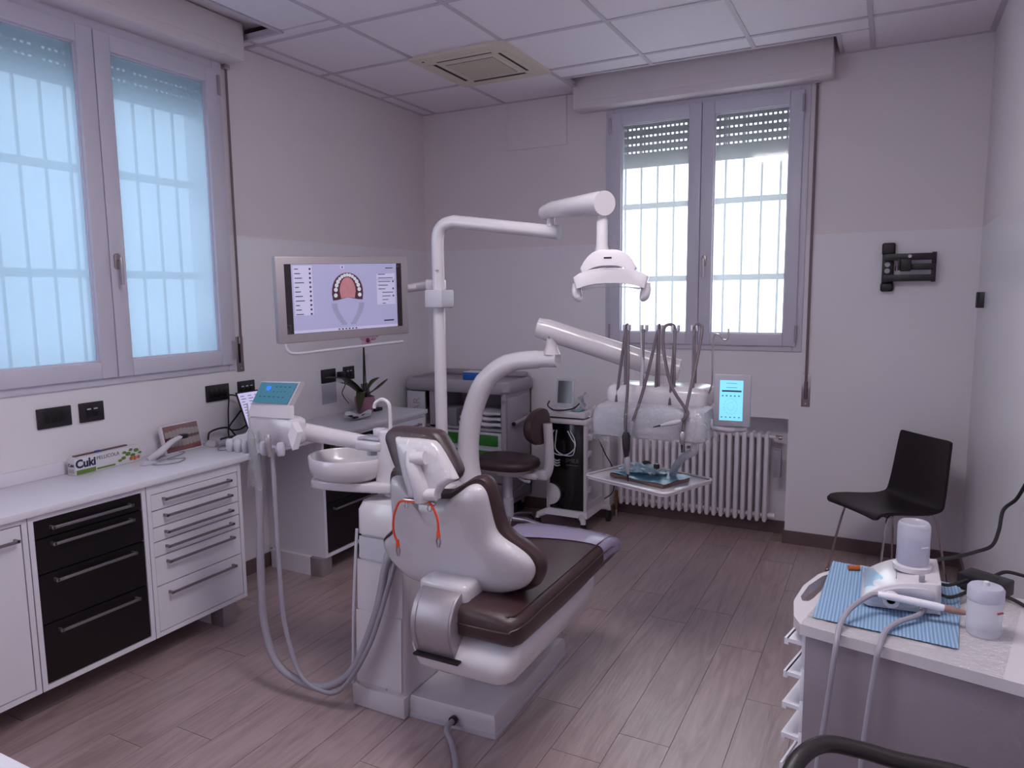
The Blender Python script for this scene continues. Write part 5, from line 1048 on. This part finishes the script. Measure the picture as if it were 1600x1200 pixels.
fp = obj('black_panel', B().box((tx0+0.03, ty0-0.004, 0.165), (tx1-0.02, ty0+0.01, 0.752), 0.002), mat('gloss_black_panel', rgb(10, 7, 9), 0.12, var=0.1), tr_)
text('panel_lettering', 'SMILE', 0.038, frame((1.43, ty0-0.0048, 0.505), (1, 0, 0), (0, 0, 1)), mat('dim_panel_print', rgb(96, 90, 98), 0.5), fp); obj('panel_print_line', B().box((1.385, ty0-0.0046, 0.472), (1.475, ty0-0.0038, 0.477)), 'dim_panel_print', fp, smooth=False)
for k in range(3): obj('logo_stroke', B().tube(spline([(1.295, ty0-0.006, 0.51-0.018*k), (1.315, ty0-0.006, 0.498-0.018*k), (1.34, ty0-0.006, 0.505-0.018*k)], 4), 0.005, 6), PALEG, fp)
b = B(); n = 14; pts = [(tx0+0.03, 0.20), (tx0+0.03, 0.335)]+[(tx0+0.03+0.075*math.sin(math.pi*i/n), 0.27+0.065*math.cos(math.pi*i/n)) for i in range(n+1)]
b.prism([(tx0+0.03, 0.19)]+[(tx0+0.03+0.082*math.sin(math.pi*i/n), 0.265+0.075*math.cos(math.pi*i/n)) for i in range(n, -1, -1)], lambda u, v, h: (u, ty0-0.004-h, v), 0.0, 0.02, 0.003); obj('wheel_guard', b, PLAST, tr_)
for i, sg in enumerate((0, 1)):
    obj('wire_loop', B().tube(spline([(1.30+0.02*i, ty0-0.012, 0.71), (1.275+0.04*i, ty0-0.016, 0.65), (1.275+0.04*i, ty0-0.018, 0.58), (1.32+0.05*i, ty0-0.02, 0.545), (1.40+0.04*i, ty0-0.02, 0.55), (1.455, ty0-0.018, 0.60+0.02*i), (1.45-0.02*i, ty0-0.014, 0.66), (1.42-0.02*i, ty0-0.012, 0.71)], 6), 0.0042, 6), PALEG, tr_)
obj('power_lead', B().tube(spline([(tx1, -0.2, 0.62), (tx1+0.05, -0.2, 0.52), (tx1+0.10, -0.17, 0.40), (tx1+0.09, -0.15, 0.25), (tx1+0.02, -0.13, 0.18)], 6), 0.004, 6), RUBBER, tr_)
b = B(); b.loft([[(tx0-0.01, ty0-0.01, 0.115), (tx1+0.01, ty0-0.01, 0.115), (tx1+0.01, ty1, 0.115), (tx0-0.01, ty1, 0.115)], [(tx0+0.01, ty0+0.01, 0.162), (tx1-0.0, ty0+0.01, 0.162), (tx1-0.0, ty1-0.01, 0.162), (tx0+0.01, ty1-0.01, 0.162)]]); obj('chassis', b, PLAST, tr_)
for (cx_, cy_) in ((tx0-0.06, ty0-0.01), (tx1-0.01, ty0-0.03), (tx0-0.03, ty1+0.04), (tx1+0.03, ty1+0.03)):
    l_ = obj('foot_arm', B().tube([((tx0+tx1)/2*0.35+cx_*0.65, (ty0+ty1)/2*0.35+cy_*0.65, 0.13), (cx_, cy_, 0.105), (cx_, cy_, 0.085)], [0.028, 0.02, 0.018], 10), PLAST, tr_)
    obj('caster', B().lathe([(0.028, -0.016), (0.040, -0.010), (0.040, 0.010), (0.028, 0.016)], (cx_, cy_, 0.0405), 18, 'X'), RUBBER, l_)
sb = thing('scanner_box', (1.37, -0.30, 0.785), 'low white scanner box lying on top of the narrow trolley', 'device')
obj('case', B().box((1.235, -0.42, 0.795), (1.515, -0.17, 0.835), 0.006), PLAST, sb); obj('shadow_gap', B().box((1.25, -0.41, 0.7855), (1.50, -0.18, 0.795)), BLACKP, sb, smooth=False)
tb2 = thing('tablet', (1.32, -0.32, 0.836), 'upright white tablet with dark screen standing on the scanner box', 'tablet')
Mtb = frame((1.325, -0.335, 0.85), V((1, 0.05, 0)), V((0, 0.16, 1)))
tbh = mbx(Mtb, (-0.065, 0.0, -0.012), (0.07, 0.20, 0.0), PALEG, 'housing', tb2, 0.005); mbx(Mtb, (-0.048, 0.028, 0.0), (0.053, 0.182, 0.0008), mat('dark_glass', rgb(58, 54, 64), 0.08), 'glass', tbh)
obj('foot', B().box((1.27, -0.36, 0.8355), (1.39, -0.28, 0.853), 0.005), PALEG, tb2)
obj('handle_lead', B().tube(spline([(1.25, -0.40, 0.90), (1.245, -0.42, 0.87), (1.29, -0.43, 0.845), (1.36, -0.43, 0.845), (1.43, -0.41, 0.86), (1.46, -0.38, 0.89)], 5), 0.005, 6), RUBBER, tb2)
tag(obj('paper_tissue', B().grid(lambda u, v: (1.40+0.07*u+0.012*math.sin(8*v), -0.26+0.05*math.sin(5*u)*0.4+0.02*v, 0.836+0.10*v+0.015*math.sin(9*u+4*v)), 10, 10), LIN, ang=30), 'crumpled white tissue behind the upright tablet', 'tissue')
tag(obj('blue_wipe', B().grid(lambda u, v: (1.40+0.08*u, -0.40+0.10*v, 0.8365+0.006*(1+math.sin(7*u+5*v))), 8, 8), BLUEP), 'pale blue wipe lying on the scanner box beside the tablet', 'wipe')

# ------------------------------------------------------------------ black shell chair by the right wall
fx_ = V((-0.77, -0.64, 0)).normalized(); sx_ = V((0.64, -0.77, 0)).normalized()     # facing direction, width direction
cc = V((3.325, -0.43, 0)); Mc_ = Matrix(((sx_.x, fx_.x, 0, cc.x), (sx_.y, fx_.y, 0, cc.y), (0, 0, 1, 0), (0, 0, 0, 1)))
bch = thing('visitor_chair', cc, 'black one-piece shell chair on thin chrome legs beside the right wall', 'chair')
prof = spline([(0, y_, z_) for y_, z_ in [(0.225, 0.425), (0.21, 0.447), (0.12, 0.447), (0.0, 0.436), (-0.10, 0.434), (-0.165, 0.455), (-0.185, 0.52), (-0.198, 0.61), (-0.210, 0.71), (-0.222, 0.80), (-0.226, 0.818)]], 4)
def shell(u, v, off):
    i = u*(len(prof)-1); k = int(min(len(prof)-2, math.floor(i))); p = prof[k].lerp(prof[k+1], i-k); tn = (prof[k+1]-prof[k]).normalized(); nn = V((0, tn.z, -tn.y))   # towards the sitter
    hw = 0.205 if u < 0.5 else 0.205-0.03*(u-0.5)/0.5
    if u < 0.06: hw *= 0.88+0.12*(u/0.06)
    if u > 0.94: hw *= 1-0.08*((u-0.94)/0.06)
    s_ = (v-0.5)*2; q = p+nn*(0.022*s_*s_-off)
    return tuple(Mc_ @ V((hw*s_, q.y, q.z)))
b = B(); nu, nv = 44, 16
b.grid(lambda u, v: shell(u, v, 0.0), nu, nv); k2 = len(b.v); b.grid(lambda u, v: shell(u, v, 0.018), nu, nv)
for i in range(nu):
    for j in (0, nv):
        a = i*(nv+1)+j; b.f.append((a, a+nv+1, a+nv+1+k2, a+k2))
for j in range(nv):
    for i in (0, nu):
        a = i*(nv+1)+j; b.f.append((a, a+1, a+1+k2, a+k2))
obj('shell', b, LEATHB, bch, ang=50)
for s in (-1, 1):
    P = spline([(s*0.15, 0.10, 0.425), (s*0.165, 0.15, 0.40), (s*0.20, 0.21, 0.06), (s*0.205, 0.215, 0.02), (s*0.205, 0.19, 0.008), (s*0.205, -0.19, 0.008), (s*0.205, -0.215, 0.02), (s*0.20, -0.21, 0.06), (s*0.165, -0.16, 0.39), (s*0.15, -0.11, 0.42)], 5)
    obj('leg_frame', B().tube([Mc_ @ p for p in P], 0.0065, 9), CHROME, bch)
for y in (0.12, -0.12): obj('cross_rod', B().tube([Mc_ @ V((-0.155, y, 0.418)), Mc_ @ V((0.155, y, 0.418))], 0.006, 8), CHROME, bch)

# ------------------------------------------------------------------ empty screen bracket and sensor
wb = thing('screen_bracket', (3.26, -0.002, 1.62), 'empty black articulated screen bracket fixed to the back wall above the chair', 'wall bracket')
BKM = mat('bracket_black_steel', rgb(38, 28, 36), 0.42, var=0.1)
b = B(); b.box((3.226, -0.022, 1.622), (3.288, -0.0006, 1.895), 0.004); pl_ = obj('wall_plate', b, BKM, wb)
for z in (1.637, 1.855): obj('end_cover', B().box((3.222, -0.045, z-0.022 if z < 1.7 else z-0.028), (3.292, -0.001, z+0.03 if z < 1.7 else z+0.042), 0.012, 3), BLACKP, wb)
for z in (1.735, 1.772): obj('bolt_disc', B().tube([(3.254, -0.022, z), (3.254, -0.025, z)], 0.0145, 16), PALEG, wb)
for z, h in ((1.812, 0.019), (1.692, 0.019)): obj('arm', B().box((3.235, -0.075, z-h), (3.497, -0.035, z+h), 0.004), BKM, wb)
obj('middle_arm', B().box((3.355, -0.07, 1.738), (3.497, -0.035, 1.772), 0.004), BKM, wb)
obj('hinge_bar', B().tube([(3.489, -0.055, 1.668), (3.489, -0.055, 1.836)], 0.012, 12), BKM, wb)
th_ = obj('tilt_head', B().box((3.318, -0.115, 1.73), (3.375, -0.06, 1.80), 0.006), BLACKP, wb); obj('tilt_plate', B().box((3.305, -0.135, 1.735), (3.318, -0.075, 1.795), 0.003), BKM, wb)
obj('knob', B().tube([(3.365, -0.115, 1.812), (3.365, -0.135, 1.812)], 0.010, 10), CHROME, wb); obj('red_tab', B().box((3.292, -0.03, 1.735), (3.300, -0.02, 1.765)), mat('dark_red_tab', rgb(90, 24, 28), 0.5), wb, smooth=False)
wsn = thing('wall_sensor', (3.71, -0.27, 1.52), 'small black curved sensor high on the right wall near the corner', 'sensor')
b = B(); b.prism([(-0.33, 0.0), (-0.21, 0.0), (-0.215, 0.018), (-0.24, 0.030), (-0.30, 0.030), (-0.325, 0.018)], lambda u, v, h: (3.7148-v, u, h), 1.525, 1.608, 0.004); obj('housing', b, BLACKP, wsn)
obj('sensor_band', B().box((3.683, -0.30, 1.53), (3.6855, -0.25, 1.603)), mat('sensor_brown_band', rgb(64, 52, 52), 0.4), wsn, smooth=False)

# ------------------------------------------------------------------ white cart on the right with the scaler
ce = V((0.979, -0.204, 0)).normalized(); cn = V((0.204, 0.979, 0)).normalized()
Mk = Matrix(((ce.x, cn.x, 0, 3.116), (ce.y, cn.y, 0, -3.0), (0, 0, 1, 0), (0, 0, 0, 1)))
wc = thing('drawer_cart', (3.38, -2.8, 0.0), 'white drawer cart with a rounded grip-handle top beside the right wall', 'cart')
def kbx(lo, hi, m, n, par, bev=0.0):
    c = B().box(lo, hi, bev); b = B(); b.add([Mk @ V(v) for v in c.v], c.f); return obj(n, b, m, par)
CW, CD = 0.50, 0.50
kbx((0.012, 0.006, 0.09), (CW, CD, 0.772), mat('grey_cart_panel', rgb(132, 120, 132), 0.4, var=0.03), 'body', wc, 0.004)
# top with grip slot: ring of outline and slot outline
out = []
ol_ = [(0.0, 0.0), (CW+0.01, 0.0), (CW+0.01, CD+0.01), (0.02, CD+0.01), (-0.03, 0.45), (-0.062, 0.36), (-0.070, 0.25), (-0.058, 0.13), (-0.028, 0.04)]
b = B()
topz, botz = 0.80, 0.7725
sl = [(-0.052, 0.17), (-0.040, 0.145), (-0.026, 0.15), (-0.021, 0.18), (-0.018, 0.37), (-0.022, 0.395), (-0.034, 0.39), (-0.048, 0.35), (-0.058, 0.26)]
obn = bmesh.new()
def addloop(poly, z): return [obn.verts.new(Mk @ V((u, v, z))) for u, v in poly]
def edges(vs): return [obn.edges.new((vs[i], vs[(i+1) % len(vs)])) for i in range(len(vs))]
for z in (topz, botz):
    e = edges(addloop(ol_, z))+edges(addloop(sl, z)); bmesh.ops.triangle_fill(obn, use_beauty=True, edges=e)
obn.verts.index_update(); b.add([v.co.copy() for v in obn.verts], [[v.index for v in f.verts] for f in obn.faces]); obn.free()
for poly in (ol_, sl): b.loft([[Mk @ V((u, v, z)) for u, v in poly] for z in (botz, topz)], cap0=False, cap1=False)
obj('top_with_grip', b, PLAST, wc, smooth=False)
for i, z in enumerate((0.735, 0.645, 0.56, 0.475, 0.39)):
    dz = obj('drawer', B().add([Mk @ V(v) for v in B().box((0.0, 0.02, z-0.055), (0.014, CD-0.02, z+0.028), 0.002).v], B().box((0, 0, 0), (1, 1, 1), 0.002).f), WHITE, wc)
    h_ = B()
    for lo, hi in (((-0.040, 0.03, z-0.005), (0.002, 0.26, z+0.005)), ((-0.046, 0.03, z-0.012), (-0.036, 0.26, z+0.005))):
        c = B().box(lo, hi); h_.add([Mk @ V(v) for v in c.v], c.f)
    obj('handle', h_, WHITE, dz, smooth=False)
for u in (0.05, CW-0.05):
    for v in (0.05, CD-0.05):
        p = Mk @ V((u, v, 0)); f_ = obj('caster_fork', B().box(p+V((-0.02, -0.02, 0.05)), p+V((0.02, 0.02, 0.091)), 0.005), GREYP, wc); obj('wheel', B().lathe([(0.025, -0.012), (0.036, -0.009), (0.036, 0.009), (0.025, 0.012)], (p.x, p.y, 0.0365), 18, 'X'), RUBBER, f_)
# cling film over the front panel and the top edges
b = B(); b.grid(lambda u, v: Mk @ V((0.02+0.48*u, 0.003-0.003*math.sin(8*u+3*v)-0.006*0.5, 0.70*v+0.10)), 24, 20)
b2 = B(); b2.grid(lambda u, v: Mk @ V((0.0+0.42*u, -0.004+0.50*v, 0.8015+0.001*math.sin(15*u+9*v))), 20, 16)
obj('film_top', b2, FILMB, wc, ang=20); obj('film_front', b, film_mat('clear_film_faint', 0.05, bscale=12, bump=0.5), wc, ang=30)
# pleated blue bib
def bib(u, v):
    # u along the cart front, v towards the back wall
    A, B_, C_, D_ = V((3.14, -2.955, 0)), V((3.16, -2.515, 0)), V((3.488, -2.56, 0)), V((3.453, -2.985, 0))
    p = (A*(1-u)+D_*u)*(1-v)+(B_*(1-u)+C_*u)*v
    z = 0.8045+0.0006*math.sin(u*110)+0.0025*max(0, math.sin(v*16+1)-0.86)*6; return (p.x, p.y, z)
def bib_mat():
    m = mat('blue_bib_paper', rgb(92, 122, 164), 0.7, var=0.06, scale=20); nt = m.node_tree; N = nt.nodes; L = nt.links
    b_ = N['Principled BSDF']; tc = N.new('ShaderNodeTexCoord'); wv = N.new('ShaderNodeTexWave'); wv.inputs['Scale'].default_value = 38; wv.inputs['Distortion'].default_value = 0.4; wv.bands_direction = 'X'
    L.new(tc.outputs['Object'], wv.inputs['Vector']); mx = N.new('ShaderNodeMix'); mx.data_type = 'RGBA'; mx.inputs[6].default_value = rgb(108, 136, 172) + (1,); mx.inputs[7].default_value = rgb(150, 178, 208) + (1,); L.new(wv.outputs['Fac'], mx.inputs[0]); L.new(mx.outputs[2], b_.inputs['Base Color']); return m
tag(obj('paper_bib', B().grid(bib, 120, 40), bib_mat(), ang=60), 'blue ribbed paper bib spread on the white drawer cart', 'bib')
tag(obj('orange_bur', B().tube([(3.205, -2.575, 0.812), (3.235, -2.565, 0.812)], 0.008, 8), mat('bur_orange', rgb(170, 84, 36), 0.4, var=0.3, scale=60)), 'tiny orange bur lying on the blue bib', 'bur')
# ultrasonic scaler
us = thing('ultrasonic_scaler', (3.33, -2.74, 0.806), 'white tabletop scaler with a water bottle, standing on the blue bib', 'scaler')
prf = spl2([(3.245, 0.822), (3.255, 0.84), (3.30, 0.868), (3.345, 0.882), (3.415, 0.888), (3.425, 0.88), (3.425, 0.815), (3.415, 0.808), (3.28, 0.808), (3.255, 0.812)], 3)
b = B(); b.prism(prf, lambda u, v, h: (u+0.0*h, -2.825+h+0.12*(u-3.33), v), 0.0, 0.20, 0.006); bd = obj('body', b, PLAST, us, ang=50)
obj('side_shield', B().prism(spl2([(3.262, 0.836), (3.31, 0.866), (3.37, 0.876), (3.405, 0.872), (3.41, 0.845), (3.36, 0.822), (3.30, 0.822)], 3), lambda u, v, h: (u, -2.826-h+0.12*(u-3.33), v), 0.0, 0.012, 0.004), PALEG, us)
b = B(); b.grid(lambda u, v: (3.25+0.085*u, -2.80+0.15*v+0.12*(3.25+0.085*u-3.33), 0.846+0.032*u+0.003*math.sin(11*u+8*v)), 10, 12); obj('film_nose', b, film_mat('blue_tinted_film', 0.12, tint=(0.72, 0.9, 1.0), rough=0.15, bscale=70, bump=1.0), us, ang=20)
obj('rest_ring', B().lathe([(0.020, -0.008), (0.022, 0.0), (0.020, 0.008), (0.010, 0.008), (0.008, 0.0), (0.010, -0.008)], (3.315, -2.846, 0.842), 20, 'Y'), PLAST, us)
obj('handpiece', B().tube(spline([(3.285, -2.862, 0.856), (3.31, -2.862, 0.855), (3.39, -2.855, 0.848), (3.43, -2.852, 0.844)], 4), [0.008]*3+[0.0095]*8+[0.009, 0.008], 12), WHITE, us)
obj('tip_guard', B().tube([(3.43, -2.852, 0.844), (3.445, -2.851, 0.842), (3.475, -2.849, 0.839)], [0.0095, 0.0095, 0.006], 10), mat('tan_tip_guard', rgb(150, 116, 112), 0.5), us)
obj('switch', B().box((3.375, -2.815, 0.886), (3.388, -2.80, 0.905), 0.003), GREYP, us); obj('foot_plate', B().box((3.27, -2.80, 0.8055), (3.41, -2.64, 0.809)), GREYP, us, smooth=False)
obj('panel_line', B().tube([(3.325, -2.79, 0.8795), (3.325, -2.65, 0.8795)], 0.0012, 5), GREYP, us)
obj('outlet', B().tube([(3.385, -2.838, 0.826), (3.385, -2.828, 0.826)], 0.011, 12), GREYP, us)
obj('collar', B().lathe([(0.046, 0.0), (0.046, 0.012), (0.041, 0.015)], (3.362, -2.715, 0.886), 24), PLAST, us)
BOT = mat('frosted_bottle', rgb(225, 222, 236), 0.12, var=0.03, alpha=0.42); WAT = mat('bottle_water', rgb(186, 186, 214), 0.08, var=0.03, alpha=0.5)
bt = obj('bottle', B().lathe([(0.034, 0.0), (0.0395, 0.008), (0.0395, 0.105), (0.037, 0.113), (0.033, 0.116), (0.028, 0.111), (0.006, 0.111)], (3.362, -2.715, 0.898), 30), BOT, us)
obj('water', B().lathe([(0.033, 0.004), (0.0375, 0.010), (0.0375, 0.080), (0.030, 0.081)], (3.362, -2.715, 0.898), 26), WAT, us)
obj('level_mark', B().tube([(3.380, -2.7515, 0.955), (3.395, -2.739, 0.955)], 0.0012, 5), WHITE, us)
obj('hose', B().tube(spline([(3.287, -2.862, 0.856), (3.265, -2.875, 0.853), (3.225, -2.94, 0.836), (3.205, -3.0, 0.811), (3.20, -3.045, 0.77), (3.185, -3.052, 0.60), (3.165, -3.055, 0.40), (3.155, -3.055, 0.25)], 7), 0.0065, 9), HOSE, us)
obj('hose', B().tube(spline([(3.385, -2.838, 0.826), (3.375, -2.87, 0.822), (3.335, -2.92, 0.818), (3.305, -2.98, 0.814), (3.292, -3.05, 0.80), (3.285, -3.06, 0.74), (3.27, -3.062, 0.55), (3.26, -3.063, 0.30)], 7), 0.0065, 9), HOSE, us)
# spare bottle
sbt = thing('spare_bottle', (3.512, -2.865, 0.8025), 'empty frosted plastic bottle with a cap standing beside the blue bib', 'bottle')
obj('bottle', B().lathe([(0.034, 0.0), (0.0375, 0.006), (0.0375, 0.082), (0.036, 0.086)], (3.512, -2.865, 0.8028), 28), BOT, sbt)
cp = obj('cap', B().lathe([(0.0385, 0.086), (0.0385, 0.112), (0.034, 0.118), (0.008, 0.120)], (3.512, -2.865, 0.8028), 28), mat('frosted_cap', rgb(206, 202, 222), 0.3, trans=0.3), sbt); obj('spigot', B().lathe([(0.007, 0.119), (0.007, 0.128), (0.004, 0.130)], (3.512, -2.865, 0.8028), 14), PLAST, cp)
obj('red_mark', B().tube([(3.535, -2.8975, 0.868), (3.5455, -2.887, 0.868)], 0.0025, 6), mat('red_print', rgb(170, 70, 60), 0.5), sbt)
# power adapter and leads
pa = thing('power_adapter', (3.54, -2.56, 0.801), 'black power adapter brick lying at the back of the white cart', 'power adapter')
Rz = Matrix.Rotation(-0.55, 3, 'Z'); obj('brick', B().box((3.487, -2.61, 0.8015), (3.60, -2.535, 0.845), 0.005, 2, Rz), BLACKP, pa)
obj('adapter_label', B().box((3.50, -2.60, 0.8452), (3.57, -2.56, 0.8458), 0, 2, Rz), RUBBER, pa, smooth=False)
def lead(pts, r, lab): return tag(obj('black_lead', B().tube(spline(pts, 8), r, 8), RUBBER), lab, 'cable')
lead([(3.425, -2.70, 0.85), (3.445, -2.69, 0.845), (3.46, -2.67, 0.842), (3.49, -2.62, 0.838), (3.50, -2.60, 0.835)], 0.0045, 'upper black lead from the scaler to the power adapter')
lead([(3.425, -2.72, 0.83), (3.45, -2.72, 0.824), (3.48, -2.68, 0.822), (3.51, -2.62, 0.82)], 0.0045, 'lower black lead from the scaler to the power adapter')
lead([(3.702, -2.0, 0.98), (3.69, -1.93, 0.91), (3.66, -1.90, 0.86), (3.645, -1.95, 0.80), (3.62, -2.02, 0.765), (3.57, -2.08, 0.755), (3.50, -2.2, 0.765), (3.44, -2.36, 0.80), (3.40, -2.50, 0.822), (3.405, -2.60, 0.85)], 0.006, 'black lead hanging from the right wall towards the scaler')
lead([(3.57, -2.53, 0.835), (3.60, -2.50, 0.84), (3.64, -2.52, 0.842), (3.70, -2.56, 0.845)], 0.005, 'black lead leaving the top of the power adapter towards the right wall')
lead([(3.58, -2.62, 0.815), (3.61, -2.64, 0.810), (3.65, -2.70, 0.806), (3.69, -2.72, 0.806)], 0.005, 'black lead trailing from the adapter end across the cart top')
# ------------------------------------------------------------------ stool close to the camera and desk corner
fs = thing('armrest_stool', (3.36, -3.62, 0.0), 'stool with a curved black padded armrest bar in front of the white cart', 'stool')
obj('armrest_bar', B().tube(spline([(3.158, -3.60, 0.66), (3.152, -3.58, 0.73), (3.165, -3.525, 0.770), (3.205, -3.462, 0.780), (3.27, -3.437, 0.772), (3.33, -3.428, 0.764), (3.43, -3.41, 0.757), (3.52, -3.42, 0.752), (3.58, -3.47, 0.745)], 6), 0.0155, 14), LEATHB, fs)
obj('bar_post', B().tube(spline([(3.158, -3.60, 0.665), (3.17, -3.62, 0.58), (3.25, -3.64, 0.45), (3.33, -3.65, 0.43)], 5), 0.012, 10), BLACKP, fs)
obj('seat', B().lathe([(0.15, 0.43), (0.17, 0.44), (0.175, 0.47), (0.16, 0.49), (0.05, 0.495)], (3.40, -3.66, 0), 30), LEATHB, fs)
obj('column', B().lathe([(0.03, 0.08), (0.03, 0.43)], (3.40, -3.66, 0), 16), CHROME, fs)
for i in range(5):
    a = math.radians(20+72*i); d_ = V((math.cos(a), math.sin(a), 0)); p = V((3.40, -3.66, 0)); obj('base_leg', B().tube([p+d_*0.02+V((0, 0, 0.09)), p+d_*0.24+V((0, 0, 0.05))], [0.02, 0.013], 10), CHROME, fs); q = p+d_*0.235
    obj('caster', B().lathe([(0.016, -0.014), (0.024, -0.010), (0.024, 0.010), (0.016, 0.014)], (q.x, q.y, 0.0245), 14, 'Y'), RUBBER, fs)
dk_ = thing('white_desk', (1.3, -4.5, 0.0), 'white desk with only its far corner edge reaching into the view', 'desk')
obj('desk_top', B().box((0.55, -4.85, 0.722), (2.05, -4.147, 0.75), 0.003), WHITE, dk_)
for x in (0.60, 1.96):
    for y in (-4.80, -4.20): obj('leg', B().box((x, y, 0.0), (x+0.04, y+0.04, 0.722)), PALEG, dk_, smooth=False)
